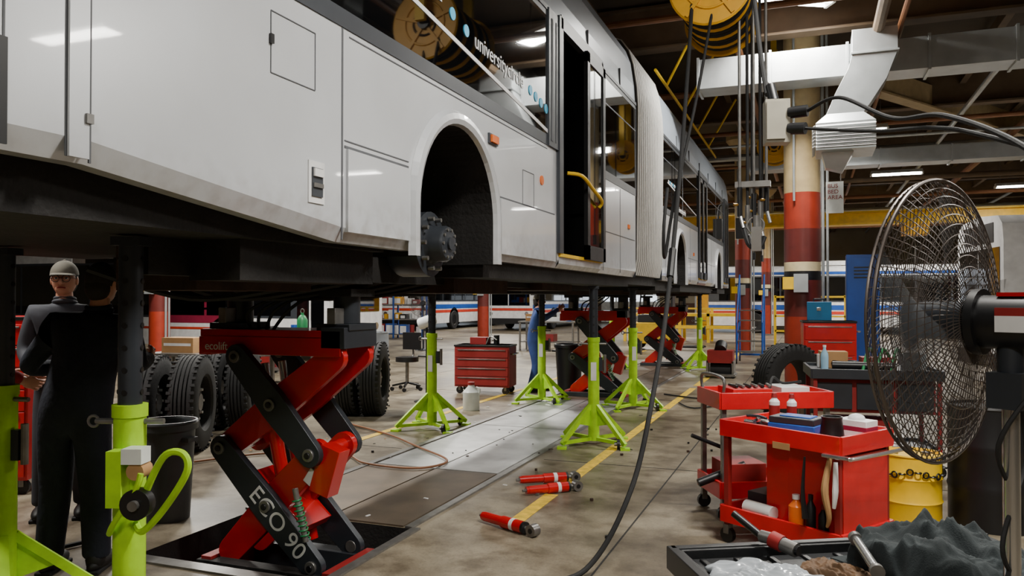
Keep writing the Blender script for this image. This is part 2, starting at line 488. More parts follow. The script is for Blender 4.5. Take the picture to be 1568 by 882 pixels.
b.bb(-3.9,-2.75,2,5,5.0,5.25,roofg); b.bb(-4.0,-2.7,13,19,5.0,5.3,roofb)
for a in ARCH:
    archflare(b,a,XS,1); archflare(b,a,XF,-1)
for di,(d0,d1) in enumerate(DOORS):
    xi=XS-.9
    b.add([(XS,d0,1.99),(XS,d1,1.99),(XS,d1,4.05),(XS,d0,4.05),(xi,d0,1.99),(xi,d1,1.99),(xi,d1,4.05),(xi,d0,4.05)],
          [(0,1,5,4),(1,2,6,5),(2,3,7,6),(3,0,4,7),(4,5,6,7)],blackp)
    b.bb(xi,xi+.35,d0,d1,1.99,2.3,charc)
    b.bb(XS-.02,XS+.02,d0,d1,1.97,2.0,yellow)
    b.bb(XS-.03,XS+.03,d0-.05,d0+.06,2.0,4.1,charc); b.bb(XS-.03,XS+.03,d1-.05,d1+.03,2.0,4.1,charc)
    b.bb(XS-.03,XS+.03,d0,d1,4.0,4.12,charc)
    mid=(d0+d1)/2
    def leaf(ya,yb,xo):
        b.bb(xo-.02,xo+.02,ya,ya+.09,1.98,4.02,blackp); b.bb(xo-.02,xo+.02,yb-.09,yb,1.98,4.02,blackp)
        b.bb(xo-.02,xo+.02,ya,yb,1.98,2.12,blackp); b.bb(xo-.02,xo+.02,ya,yb,3.92,4.02,blackp)
        b.bb(xo-.006,xo+.006,ya+.05,yb-.05,2.1,3.95,glass)
    if di==0:
        leaf(mid+.02,d1-.02,XS+.04)
        b.bb(XS-.62,XS-.02,d0+.09,d0+.12,2.05,4.0,blackp)
        b.tube([(XS-.02,6.95,2.76),(XS+.09,7.06,2.745),(XS+.1,7.4,2.67),(XS+.1,7.76,2.59),(XS+.06,7.8,2.53)],.018,yellow,sub=4)
        b.cyl((XS-.4,7.2,2.3),(XS-.4,7.2,4.0),.018,charc)
        b.cyl((XS-.45,7.5,3.1),(XS-.3,7.5,3.1),.07,seamm)
    else:
        leaf(d0+.03,mid-.01,XS+.01); leaf(mid+.01,d1-.03,XS+.01)
b.bb(XS-.01,XS+.02,6.3,6.6,2.9,4.08,charc)
b.bb(XS+.015,XS+.024,6.36,6.4,2.95,4.0,seamm); b.bb(XS+.015,XS+.024,6.48,6.5,2.95,4.0,seamm)
def seam(y0,z0,y1,z1,w=.008,m=seamm):
    if abs(y1-y0)<1e-4: b.bb(XS-.002,XS+.003,y0-w/2,y0+w/2,z0,z1,m)
    else: b.beam((XS+.001,y0,z0),(XS+.001,y1,z1),.004,w,m)
seam(1.72,2.03,1.72,2.9,.012); seam(1.8,2.02,1.8,2.9,.008); b.bb(XS,XS+.012,1.72,1.79,2.03,2.9,white); b.bb(XS-.002,XS+.005,1.5,1.53,2.03,2.33,blackp); seam(1.52,2.33,1.52,2.9,.006)
b.bb(XS,XS+.02,1.775,1.80,2.14,2.17,steel); b.bb(XS,XS+.02,1.775,1.8,2.7,2.73,steel)
seam(3.2,1.88,3.2,2.9,.012); seam(3.22,2.33,3.86,2.33,.012); seam(3.22,2.36,3.86,2.36,.006)
b.bb(XS-.01,XS+.014,3.235,3.86,1.92,2.32,white); b.bb(XS-.01,XS+.014,5.22,6.5,1.92,2.32,white)
seam(5.2,2.33,6.5,2.33,.012); seam(6.55,1.9,6.55,2.9,.01); seam(5.2,1.9,5.2,2.33)
seam(3.26,2.87,6.3,2.87,.006)
for a,c,d,e in((2.67,2.54,2.98,2.80),(5.7,2.33,5.96,2.6)):
    seam(a,c,a,e,.004);seam(d,c,d,e,.004);seam(a,c,d,c,.004);seam(a,e,d,e,.004)
b.bb(XS,XS+.012,2.66,2.68,2.66,2.70,blackp)
b.bb(XS,XS+.006,2.93,3.05,2.03,2.22,whitep); b.bb(XS,XS+.012,2.95,3.03,2.06,2.19,charc); b.bb(XS,XS+.02,2.955,3.025,2.10,2.12,steel); b.bb(XS,XS+.022,2.955,3.025,2.15,2.185,whitep)
b.bb(XS,XS+.03,5.02,5.14,2.69,2.74,orange); b.bb(XS,XS+.015,5.0,5.16,2.68,2.75,charc)
b.cyl((XS,6.15,2.58),(XS+.01,6.15,2.58),.04,orange); b.bb(XS,XS+.01,9.4,9.5,2.45,2.5,orange); b.bb(XS,XS+.01,15,15.1,2.4,2.46,orange)
for y in(8.2,9.0,12,12.4,14.6,17.8,20.2): seam(y,1.9,y,2.88,.008)
seam(8.2,2.33,9.8,2.33); seam(11.8,2.33,12.8,2.33); seam(14.1,2.33,15.6,2.33); seam(17,2.33,18.6,2.33)
b.beam((XS+.005,3.3,3.36),(XS+.005,6.3,3.02),.003,.03,whitep)
b.beam((XS+.005,12.2,3.40),(XS+.005,15.4,3.2),.003,.02,whitep)
for y,z in((4.42,3.38),(4.63,3.34),(5.87,3.26),(6.0,3.24),(6.13,3.22),(6.26,3.2)):
    b.cyl((XS+.003,y,z),(XS+.008,y,z),.04,bluel,seg=20)
for i in range(9): b.cyl((XS+.003,12.3+i*.14,3.42),(XS+.008,12.3+i*.14,3.42),.03,bluel if i%2 else whitep,seg=12)
b.tube([(XS,21.5,4.1),(XS+.25,21.8,4.1),(XS+.3,21.8,3.7)],.03,blackp); b.bb(XS+.18,XS+.42,21.72,21.84,3.2,3.75,blackp)
b.bb(XF+.2,XS-.2,21.6,21.63,2.9,4.5,glass)
# underbody
b.bb(-4.5,-2.25,.7,3.85,1.86,2.06,under)
b.bb(-3.2,-2.7,2.9,3.8,1.64,1.9,under2); b.bb(-3.9,-3.3,3.6,3.9,1.66,1.9,under)
b.bb(-2.6,-2.32,2.75,3.85,1.68,1.9,under)
b.bb(-2.66,-2.58,2.5,9.8,1.7,1.86,under); b.bb(-4.16,-4.08,3.75,9.8,1.7,1.86,under)
for x0_ in(-2.62,-4.12): b.bb(x0_-.04,x0_+.04,11.6,21.4,1.7,1.86,under)
b.bb(-4.55,-2.2,5.15,9.85,1.75,2.0,under); b.bb(-4.55,-2.2,9.85,11.7,1.78,2.0,under); b.bb(-4.55,-2.2,11.7,12.85,1.72,2.0,under)
b.bb(-4.55,-2.2,14.05,18.6,1.72,2.0,under); b.bb(-4.55,-2.2,19.8,21.55,1.72,2.0,under)
b.bb(-4.0,-2.8,3.8,5.15,2.0,2.7,under); b.bb(-4.1,-2.65,12.85,14.05,1.95,2.7,under); b.bb(-4.1,-2.65,18.6,19.8,1.95,2.7,under)
for i,(x0_,x1_,y0_,y1_,z0_) in enumerate([(-3.2,-2.5,5.3,6.4,1.64),(-4.3,-3.5,5.6,7,1.62),(-3.0,-2.45,7.2,8.2,1.68),(-4.2,-3.3,8.9,10.8,1.66),(-3.8,-2.6,12.0,12.8,1.66),(-4.2,-3.4,14.4,16,1.63),(-3.1,-2.4,16.6,17.8,1.65)]):
    b.bb(x0_,x1_,y0_,y1_,z0_,1.8,under if i%2 else under2)
for a in ARCH:
    b.cyl((-4.4,a,1.93),(-2.36,a,1.93),.1,under,seg=16); b.ell((-3.4,a,1.9),(.3,.24,.22),under)
    for x,s in((XS,1),(XF,-1)):
        b.lathe([(0,-.32),(.2,-.32),(.21,-.3),(.21,-.1),(.13,-.09),(.115,-.06),(.115,.01),(.105,.03),(.04,.035),(.04,.05),(0,.05)],(x-s*.1,a,1.95),(s,0,0),dgrey,24)
        for k in range(10):
            t=2*pi*k/10; b.cyl((x-s*.19,a+.165*math.cos(t),1.95+.165*math.sin(t)),(x-s*.15,a+.165*math.cos(t),1.95+.165*math.sin(t)),.014,steel,seg=8)
            b.cyl((x-s*.1,a+.09*math.cos(t),1.95+.09*math.sin(t)),(x-s*.06,a+.09*math.cos(t),1.95+.09*math.sin(t)),.01,steel,seg=8)
    for s in(-1,1): b.bb(-3.4+s*.75-.06,-3.4+s*.75+.06,a-.55,a+.55,1.72,1.84,under)
for i in range(6):
    y=2.9+i*.3; b.tube([(-3.4+.1*i,y,1.75),(-3.2,y+.5,1.6),(-2.8,y+.8,1.66),(-2.6,y+1.2,1.75)],.018,blackr,seg=6)
def ring(y,e):
    L=[(XS-o+e,z+ (e if o>.1 else 0)) for o,z in [(.06,1.9),(.02,2.1)]+prof]
    pts=L+[(-6.75-x,z) for x,z in L[::-1]]
    return [(x,y,z) for x,z in pts]
NR=15; rr_=[]
for i in range(NR):
    p=1.85/NR; y=9.85+i*p
    for f_,e in((0,-.06),(.25,.0),(.33,.024),(.45,.036),(.68,.036),(.9,-.06)): rr_.append(ring(y+f_*p,e))
rr_.append(ring(11.7,-.06))
n=len(rr_[0]); vs=[p for r in rr_ for p in r]
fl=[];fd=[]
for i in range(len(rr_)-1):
    tgt=fl if i%6 in(2,3) else fd  # rib crests stay light, valley faces take the painted shade colour
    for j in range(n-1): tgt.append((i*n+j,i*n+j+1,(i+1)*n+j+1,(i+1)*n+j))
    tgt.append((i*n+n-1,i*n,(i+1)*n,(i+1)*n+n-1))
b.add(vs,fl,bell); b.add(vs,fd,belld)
busorg=(-3.375,11,1.6)
bus=b.finish('articulated_bus',busorg,smooth=28)
def bt(n,body,y,z,size,mat,tilt=0): text(bus,n,body,(XS+.006-busorg[0],y-busorg[1],z-busorg[2]),Matrix(((0,0,1),(math.cos(tilt),-math.sin(tilt),0),(math.sin(tilt),math.cos(tilt),0))).to_euler(),size,mat)
bt('window_lettering','universitycircle',4.76,3.275,.155,whitep,-.05)
bt('window_lettering_end','d',4.2,3.4,.15,whitep)
bt('side_lettering','universitycircle',13.2,3.05,.14,whitep)

# ------------------------------------------------------------ scissor lifts
def lift(org,zb,pitbase=None,letter=False):
    b=B(); hs=.34
    zt,zm=1.23,.64
    for y in(-.24,.2):
        sg=-1 if y<0 else 1
        yo=y; yi=y-sg*.07
        b.arm(-hs-.02,zm,hs,zb,yo,.155,.05,dgrey)
        b.arm(-hs+.1,zt,hs-.02,zm,yo,.155,.05,dgrey)
        b.arm(hs-.02,zm,-hs,zb,yi,.17,.05,red)
        b.arm(-hs-.02,zm,hs+.1,zt,yi,.17,.05,red)
        for x,z in((-hs-.02,zm),(hs-.02,zm),(hs,zb),(0,(zm+zb)/2),(.03,(zm+zt)/2),(-hs+.1,zt)):
            b.cyl((x,yo-sg*.03,z),(x,yo+sg*.04,z),.04,steel,seg=14); b.cyl((x,yo,z),(x,yo+sg*.05,z),.02,blackp,seg=10)
    for x,z in((-hs-.02,zm),(hs-.02,zm)): b.cyl((x,-.24,z),(x,.2,z),.045,red)
    b.box((0,0,(zm+zb)/2),(.5,.3,.07),red,R=Matrix.Rotation(math.radians(42),4,'Y'))
    b.box((.05,0,(zm+zt)/2+.02),(.5,.3,.07),red,R=Matrix.Rotation(math.radians(-46),4,'Y'))
    for yy in(-.1,.08):
        b.cyl((.1,yy,zb+.05),(-.1,yy,zm+.3),.045,red); b.cyl((-.1,yy,zm+.3),(-.14,yy,zt-.05),.028,chrome)
    b.box((hs+.06,-.16,zm-.1),(.14,.12,.3),red,R=Matrix.Rotation(.3,4,'Y'))
    b.box((hs-.02,-.2,zm-.16),(.12,.03,.1),whitep,R=Matrix.Rotation(.6,4,'Y'))
    b.cyl((hs-.02,-.29,zb+.16),(hs-.1,-.29,zm-.2),.018,steel)
    hel=[(hs-.02-.0012*t+.028*math.cos(t*.9),-.29+.028*math.sin(t*.9),zb+.18+t*.0042) for t in range(0,60)]
    b.tube(hel,.006,green,seg=5,smooth=False)
    b.bb(-.56,.5,-.2,-.12,1.24,1.36,red); b.bb(-.56,.5,.12,.2,1.24,1.36,red); b.bb(-.58,.5,-.2,.2,1.35,1.4,red)
    b.bb(-.6,-.5,-.19,.19,1.23,1.35,red)
    b.bb(.36,.53,-.2,.18,1.29,1.42,dgrey)
    for x in(-.42,.42):
        b.bb(x-.12,x+.12,-.16,.16,1.4,1.44,dgrey); b.cyl((x,0,1.44),(x,0,1.62),.085,dgrey); b.bb(x-.12,x+.12,-.14,.14,1.61,1.66,under)
        b.bb(x-.03,x+.03,-.18,-.08,1.44,1.54,steel)
    for i in range(4):
        b.tube([(-.25+.06*i,-.1,1.4),(-.2+.1*i,-.18,1.52),(0+.07*i,-.1,1.62)],.012,blackr,seg=6)
    z0=pitbase if pitbase is not None else .014
    b.bb(-.52,.5,-.29,-.19,z0,zb-.04,under if pitbase is not None else dgrey); b.bb(-.52,.5,.15,.27,z0,zb-.04,dgrey)
    b.bb(-.5,-.42,-.27,.25,z0,zb-.02,redd); b.bb(.42,.5,-.27,.25,z0,zb-.02,redd)
    ob=b.finish('scissor_lift',org,bevel=.006,local=True)
    a=math.atan2(zm-zb,2*hs)
    if letter:
        text(ob,'arm_lettering','ECO 90',(-.13,-.268,(zm+zb)/2+.06),(pi/2,a,0),.16,whitep)
        text(ob,'beam_lettering','ecolift',(-.54,-.202,1.265),(pi/2,0,0),.075,whitep)
    return ob
lift((-3.2,4.3,0),-.04,-.53,True)
lift((-3.3,12.55,0),.12)
lift((-3.3,18.7,0),.12)

# ------------------------------------------------------------ jack stands
def stand(x,y,rz,top=1.68,handle=False):
    b=B()
    b.cyl((0,0,.04),(0,0,1.15),.062,lime,seg=24); b.cyl((0,0,1.12),(0,0,1.17),.068,lime,seg=24)
    b.cyl((0,0,1.15),(0,0,top-.03),.047,dgrey,seg=20); b.bb(-.06,.06,-.05,.05,top-.035,top,dgrey)
    z=1.22
    while z<top-.08: b.cyl((0,-.05,z),(0,.05,z),.012,blackp,seg=10); b.cyl((-.05,0,z),(.05,0,z),.012,blackp,seg=10); z+=.09
    b.cyl((-.14,0,1.1),(.14,0,1.1),.012,steel,seg=10); b.torus((-.15,0,1.1),(0,1,0),.022,.006,steel,16)
    for k in range(4):
        a=pi/4+k*pi/2; c,s=math.cos(a),math.sin(a)
        b.beam((c*.05,s*.05,.42),(c*.47,s*.47,.05),.04,.045,lime)
        b.beam((c*.04,s*.04,.06),(c*.47,s*.47,.06),.04,.035,lime)
        b.bb(c*.47-.05,c*.47+.05,s*.47-.05,s*.47+.05,0,.022,lime)
        b.prism([(.05,.42),(.05,.2),(.24,.24)],Matrix.Rotation(a,4,'Z')@Matrix.Rotation(pi/2,4,'X'),.01,lime)
    for s in(-1,1):
        b.cyl((.25,s*.3,.055),(.28,s*.3,.055),.055,blackp,seg=18); b.cyl((.22,s*.3,.055),(.29,s*.3,.055),.02,steel,seg=10)
    if handle:
        b.bb(-.03,.03,-.13,-.05,.78,1.0,lime)
        b.tube([(.06,-.06,.72),(.1,-.1,.8),(.2,-.14,.98),(.28,-.15,1.0),(.3,-.15,.93),(.2,-.12,.78),(.1,-.09,.68),(.05,-.05,.7)],.014,lime,seg=8)
        b.tube([(-.05,-.06,.66),(.0,-.12,.72),(.1,-.15,.86),(.12,-.15,.92)],.012,lime,seg=8)
        b.cyl((.1,-.16,.8),(.1,-.11,.8),.06,blackp,seg=24); b.cyl((.1,-.18,.8),(.1,-.1,.8),.02,steel,seg=12)
        b.cyl((.08,-.12,.92),(.08,-.04,.92),.035,card,seg=14); b.bb(.03,.11,-.13,-.05,.95,1.01,plast)
    else:
        b.bb(.05,.1,-.02,.02,.8,.95,dgrey); b.cyl((.12,0,.78),(.12,0,.98),.018,steel,seg=10)
        b.bb(-.03,.03,-.066,-.06,.7,.9,whitep)
    b.finish('jack_stand',(x,y,0),rz=rz,local=True)
stand(-2.6,2.43,.35,1.85,True)
stand(-3.76,2.74,.2,1.85)
stand(-2.26,8.4,.25,1.74); stand(-4.4,8.7,.1,1.74); stand(-3.92,11.5,.1,1.75); stand(-2.45,11.3,.5,1.75); stand(-2.37,17.9,.3,1.7); stand(-4.3,17.6,.3,1.7)

# ------------------------------------------------------------ tyres
def tyre(x,y,ang,R=.5,W=.27,rim=True,name='truck_tyre',n=1,gap=.34):
    b=B()
    for q_ in range(n):
        off=q_*gap
        pr=[(R*.55,-W*.42),(R*.6,-W*.5),(R*.8,-W*.52),(R*.95,-W*.45),(R,-W*.38)]
        g=[-.22,-.08,.08,.22]
        for t in g: pr+=[(R,(t-.03)*W),(R-.015,(t-.02)*W),(R-.015,(t+.02)*W),(R,(t+.03)*W)]
        pr+=[(R,W*.38),(R*.95,W*.45),(R*.8,W*.52),(R*.6,W*.5),(R*.55,W*.42),(R*.5,0),(R*.55,-W*.42)]
        b.lathe(pr,(off,0,R),(1,0,0),blackr,40)
        for k in range(40):
            t=2*pi*k/40
            for s in(-1,1):
                c=Vector((off+s*W*.41,math.sin(t)*(R-.005),R+math.cos(t)*(R-.005)))
                b.box(c,(W*.16,.03,.02),blackr,R=Matrix.Rotation(-t,4,'X'))
        if rim:
            b.lathe([(R*.55,-W*.4),(R*.5,-W*.3),(R*.48,W*.1),(R*.2,W*.2),(R*.18,W*.3),(0,W*.3)],(off,0,R),(1,0,0),steel,28)
            for k in range(8):
                t=2*pi*k/8; b.cyl((off-.02,R*.34*math.sin(t),R+R*.34*math.cos(t)),(off+.07,R*.34*math.sin(t),R+R*.34*math.cos(t)),.014,whitep,seg=8)
    b.finish(name,(x,y,0),rz=ang,local=True)
tyre(-6.5,6.35,math.radians(28),n=2,gap=.42,name='dual_wheel')
tyre(-6.9,7.75,math.radians(28),n=2,name='dual_wheel')
tyre(-5.95,9.3,math.radians(20),n=2,name='dual_wheel',gap=.33)
tyre(-.3,11.0,math.radians(-45),rim=False,W=.3)
tyre(-11,14,math.radians(60)); tyre(-12,14.5,math.radians(60))

# ------------------------------------------------------------ generic background bus
def bgbus(org,rz,L=12,stripes=True,nm='transit_bus',wz=1.5,panel=False):
    b=B(); W=2.55
    poly=[(-W/2,.35),(W/2,.35),(W/2,2.6),(W/2-.06,2.9),(W/2-.25,3.05),(0,3.12),(-W/2+.25,3.05),(-W/2+.06,2.9),(-W/2,2.6)]
    T=Matrix.Translation((L/2,0,0))@Matrix.Rotation(pi/2,4,'Z')@Matrix.Rotation(pi/2,4,'X')
    b.prism(poly,T,L,whitep)
    for s in(-1,1):
        y=s*W/2
        x=.9
        while x<L-1.2:
            b.bb(x,x+1.3,y-.01,y+.012,wz,2.55,glass); x+=1.38
        b.bb(.4,L-.4,y-.008,y+.008,wz-.06,2.62,charc)
        if stripes:
            b.bb(0,L,y-.01,y+.01,1.08,1.3,stripeb); b.bb(0,L,y-.01,y+.01,.88,1.02,stripeo); b.bb(0,L,y-.01,y+.01,2.68,2.8,stripeb)
        if panel:
            b.bb(L-5.2,L-3.2,y-.01,y+.016,.95,1.9,maroon); b.bb(L-5.1,L-3.3,y-.01,y+.02,1.3,1.36,whitep); b.bb(L-5.1,L-3.7,y-.01,y+.02,1.5,1.54,whitep)
            b.bb(0,L,y-.01,y+.01,.78,.84,stripeo)
        for xx in(2.4,L-3.2):
            arc=[(xx+.58*math.cos(pi*k/16),.55+.58*math.sin(pi*k/16)) for k in range(17)]+[(xx-.58,.34),(xx+.58,.34)]
            b.prism(arc,Matrix.Translation((0,y,0))@Matrix.Rotation(pi/2,4,'X'),.02,blackp)
            b.lathe([(.27,-.12),(.45,-.14),(.49,-.1),(.49,.1),(.45,.14),(.27,.12)],(xx,y-s*.1,.49),(0,1,0),blackr,28)
            b.lathe([(0,.03),(.12,.04),(.15,-.02),(.27,.03),(.27,.12)],(xx,y-s*.1,.49),(0,s,0),steel,24)
        b.bb(L-.95,L-.15,y-.01,y+.02,.45,2.6,glass); b.bb(L-.57,L-.53,y,y+s*.03,.45,2.6,whitep)
        b.bb(1.0,1.1,y-.02,y+.02,.8,.86,orange)
    for xe,s in((L,1),(0,-1)):
        b.bb(xe-.01,xe+.02,-1.1,1.1,1.25,2.5,glass); b.bb(xe-.01,xe+.025,-.8,.8,2.6,2.95,blackp)
        b.bb(xe-.02,xe+.08,-1.25,1.25,.35,.62,blackp)
        for yy in(-.95,.95): b.cyl((xe,yy,.85),(xe+s*.03,yy,.85),.1,chrome,seg=16)
        b.bb(xe-.01,xe+.024,-.02,.02,1.25,2.5,whitep)
        if stripes: b.bb(xe-.01,xe+.022,-1.25,1.25,1.0,1.12,stripeo)
    b.bb(L*.3,L*.5,-.8,.8,3.1,3.3,whitep)
    for yy in(-1.35,1.35): b.tube([(L,yy*.92,2.4),(L+.25,yy,2.4),(L+.27,yy,2.1)],.02,blackp); b.bb(L+.2,L+.3,yy-.1,yy+.1,1.75,2.15,blackp)
    return b.finish(nm,org,rz=rz,local=True)
bgbus((-24.2,17.8,0),0,13,stripes=False,wz=1.15,panel=True)
bgbus((-14.0,47,0),-pi/2,11)
bgbus((-5,39,0),0,13)
bgbus((-18.8,45,0),-pi/2,11)
o=bgbus((2.9,16.8,0),.12,11,stripes=False)
text(o,'side_lettering','eastern',(.6,-1.31,1.2),(pi/2,0,0),.35,charc)

# ------------------------------------------------------------ column
def column(x,y,w=.46):
    b=B()
    def seg(z0,z1,m,e=0): b.lathe([(w/2+e,z0),(w/2+e,z1)],(x,y,0),(0,0,1),m,20)
    seg(0,1.3,brick); seg(1.3,1.9,brickd); seg(1.9,2.05,blackp); seg(2.05,2.2,cream); seg(2.2,2.75,brickd); seg(2.75,3.35,brick); seg(3.35,6.2,tan)
    b.lathe([(w/2,6.0),(w/2+.25,6.3),(w/2+.25,6.45)],(x,y,0),(0,0,1),tan,20)
    b.bb(x-w/2-.1,x+w/2+.1,y-w/2-.1,y+w/2+.1,0,.06,steel)
    b.cyl((x+w/2+.03,y-.08,0),(x+w/2+.03,y-.08,6.4),.025,galv,seg=8); b.cyl((x+w/2+.1,y-.05,0),(x+w/2+.1,y-.05,6.4),.02,galv,seg=8)
    b.cyl((x-.12,y-w/2-.02,3.2),(x-.12,y-w/2-.02,6.4),.02,galv,seg=8)
    b.bb(x-.13,x+.09,y-w/2-.1,y-w/2+.03,1.7,2.0,galv); b.bb(x-.3,x-.12,y-w/2-.08,y-w/2+.05,1.75,1.95,yellow)
    b.finish('building_column',(x,y,0))
column(-.16,13.95,.58); column(-1.95,24.3,.44); column(7.5,14.2); column(7.5,24.3); column(-11.5,27); column(-1.9,36,.4); column(-14,13.9)
b=B(); b.bb(.2,.46,13.4,13.42,2.95,3.45,plast); b.cyl((.24,13.41,3.45),(.24,13.41,4.9),.006,steel,seg=6); b.cyl((.42,13.41,3.45),(.42,13.41,4.9),.006,steel,seg=6)
sg=b.finish('hanging_sign',(.33,13.43,3.2))
text(sg,'sign_text','BUS\nBED\nAREA',(-.105,-.05,.15),(pi/2,0,0),.09,redd)

# ------------------------------------------------------------ ducts
b=B()
b.bb(-1.7,9.5,12.75,13.3,4.95,5.42,galv)
for x in [-1.7+i*1.1 for i in range(11)]: b.bb(x-.02,x+.02,12.72,13.33,4.92,5.45,galv)
def duct_loft(b,secs,mat):
    vs=[];fs=[]
    for c,hx,hy,ax in secs:
        R=Matrix.Rotation(ax,4,'Y')
        for sx,sy in((-1,-1),(1,-1),(1,1),(-1,1)): vs.append(Vector(c)+R@Vector((sx*hx,sy*hy,0)))
    for i in range(len(secs)-1):
        for k in range(4):
            j=(k+1)%4; fs.append((i*4+k,i*4+j,(i+1)*4+j,(i+1)*4+k))
    fs.append((3,2,1,0)); n=len(secs)-1; fs.append((4*n,4*n+1,4*n+2,4*n+3))
    b.add(vs,fs,mat)
duct_loft(b,[((.85,12.6,5.5),.3,.25,0),((.85,12.6,5.15),.3,.25,0),((.75,12.6,4.85),.27,.25,.35),((.55,12.6,4.5),.25,.25,.35),((.45,12.6,4.3),.25,.25,0),((.45,12.6,4.15),.4,.38,0)],galv)
b.bb(.53,1.17,12.33,12.87,5.14,5.17,galv)
b.bb(.05,.85,12.2,13.0,3.75,4.15,galv)
for i in range(7): 
    b.box((.45,12.17,3.8+i*.05),(.8,.05,.006),whitep,R=Matrix.Rotation(.6,4,'X')); b.box((.02,12.6,3.8+i*.05),(.05,.8,.006),whitep,R=Matrix.Rotation(-.6,4,'Y'))
duct_loft(b,[((.35,12.6,3.75),.22,.2,0),((.3,12.6,3.5),.12,.12,.3)],galv)
b.finish('air_duct',(.5,12.8,4.5),bevel=.004)
b=B(); b.bb(-1.5,17.9,20.5,21.1,4.8,5.15,galv); 
for i in range(12): b.bb(-1.5+i*1.5,-1.46+i*1.5,20.47,21.13,4.77,5.18,galv)
b.finish('long_air_duct',(8,20.8,5.0))
b=B()
b.bb(1.6,12,8.9,9.3,5.35,5.7,galv)
for i in range(8): b.bb(1.6+i*1.3,1.64+i*1.3,8.87,9.33,5.32,5.73,galv)
duct_loft(b,[((2.1,9.1,5.35),.2,.18,0),((2.0,9.1,5.2),.2,.18,.3),((1.9,9.1,5.05),.3,.25,0),((1.9,9.1,4.95),.3,.25,0)],galv)
b.finish('branch_air_duct',(6,9.1,5.5),bevel=.004)

# ------------------------------------------------------------ ceiling lights
def lamp(x,y,z=5.1,rz=0,P=110,L=1.3):
    b=B()
    b.prism([(-.16,0),(.16,0),(.1,.09),(-.1,.09)],Matrix.Rotation(pi/2,4,'Z')@Matrix.Rotation(pi/2,4,'X'),L,fixt)
    for s in(-.08,.08): b.cyl((-L/2+.04,s,-.025),(L/2-.04,s,-.025),.022,lampm,seg=10)
    for s in(-1,1): b.bb(s*L/2-.02,s*L/2+.02,-.13,.13,-.05,.02,fixt); b.cyl((s*L*.4,0,.09),(s*L*.4,0,H-z-.02),.006,steel,seg=6)
    ob=b.finish('fluorescent_light',(x,y,z),rz=rz,local=True)
    ld=bpy.data.lights.new('tube_glow','AREA'); ld.shape='RECTANGLE'; ld.size=L; ld.size_y=.3; ld.energy=P*1.6; ld.color=(1,.96,.885)
    lo=bpy.data.objects.new('tube_glow',ld); sc.collection.objects.link(lo); lo.parent=ob; lo.location=(0,0,-.07)
    ld.spread=math.radians(175)
for x,y,z,rz,P in[(-.32,11.9,5.9,.5,210),(2.2,24.3,5.1,0,170),(6.0,28.3,5.1,0,140),(4.5,34.5,5.1,0,120),(0.9,3.4,5.1,.1,220),(.5,-2.5,5.1,0,150),(4.8,7.5,5.1,0,150),(-6.8,3.0,5.1,pi/2,190),(-7.0,9.5,5.1,pi/2,250),(-7.0,16,5.1,pi/2,240),  # fixtures over the left side and near the camera added to light the bus
                (-12,12.5,5.1,0,280),(-8,24,5.1,0,280),(-14,30,5.1,0,280),(-4,32,5.1,0,220),(-7,38,5.1,0,260),(-15,38,5.1,0,260),(3,35.5,5.1,0,260),(.8,17.8,5.1,0,160),(7.5,18.6,5.1,0,130),(-19,22,5.1,0,170)]:
    lamp(x,y,z,rz,P)

# ------------------------------------------------------------ hose reels
def reel(x,y,z,R=.3,L=.9):
    b=B()
    for t in(-L/2,L/2):
        b.lathe([(.05,-.012),(R,-.012),(R+.015,0),(R,.012),(.05,.012)],(x,y+t,z),(0,1,0),yellowd,40)
        b.torus((x,y+t-.015,z),(0,1,0),R*.62,.012,yellowd,32); b.torus((x,y+t-.015,z),(0,1,0),R*.35,.012,under2,28)
        for k in range(5):
            a=2*pi*k/5+.3; b.beam((x+.06*math.cos(a),y+t-.02,z+.06*math.sin(a)),(x+R*.97*math.cos(a),y+t-.02,z+R*.97*math.sin(a)),.015,.03,yellowd)
        b.cyl((x,y+t-.05,z),(x,y+t+.05,z),.06,blackp)
    n=11
    for i in range(n):
        b.torus((x,y-L/2+.06+(L-.12)*i/(n-1),z),(0,1,0),R*.82,.04,yellowd if i%3==0 else blackr,32,8)
    b.cyl((x,y-L/2,z),(x,y+L/2,z),R*.7,under2,seg=24)
    b.bb(x-.05,x+.05,y-L/2-.12,y-L/2-.07,z,H-.1,yellow); b.bb(x-.05,x+.05,y+L/2+.07,y+L/2+.12,z,H-.1,yellow)
    b.bb(x-.1,x+.1,y-L/2-.12,y+L/2+.12,H-.5,H-.4,beamm)
    b.finish('hose_reel',(x,y,z))
reel(-.78,7.05,4.2,.33,.9); reel(-.66,15.6,4.45,.3,.4)
b=B()
b.tube([(-.95,6.62,4.3),(-.93,6.61,4.07),(-.93,6.07,2.78),(-.93,5.43,1.63),(-.95,4.99,1.0),(-1.01,4.59,.465),(-1.22,4.35,.05),(-1.5,4.0,.018),(-1.3,3.3,.018),(-.8,2.9,.018)],.016,blackr,seg=10,sub=12)
b.tube([(-.93,5.62,1.95),(-.93,5.5,1.75)],.026,blackp,smooth=False)
b.finish('air_hose')
b=B()
b.tube([(-.74,6.7,4.2),(-.85,6.3,3.2),(-.97,5.9,2.3),(-1.0,5.7,1.9),(-.99,5.6,2.1),(-.98,5.7,2.4)],.012,blackr,seg=8,sub=10)
b.finish('drop_cord')
b=B()
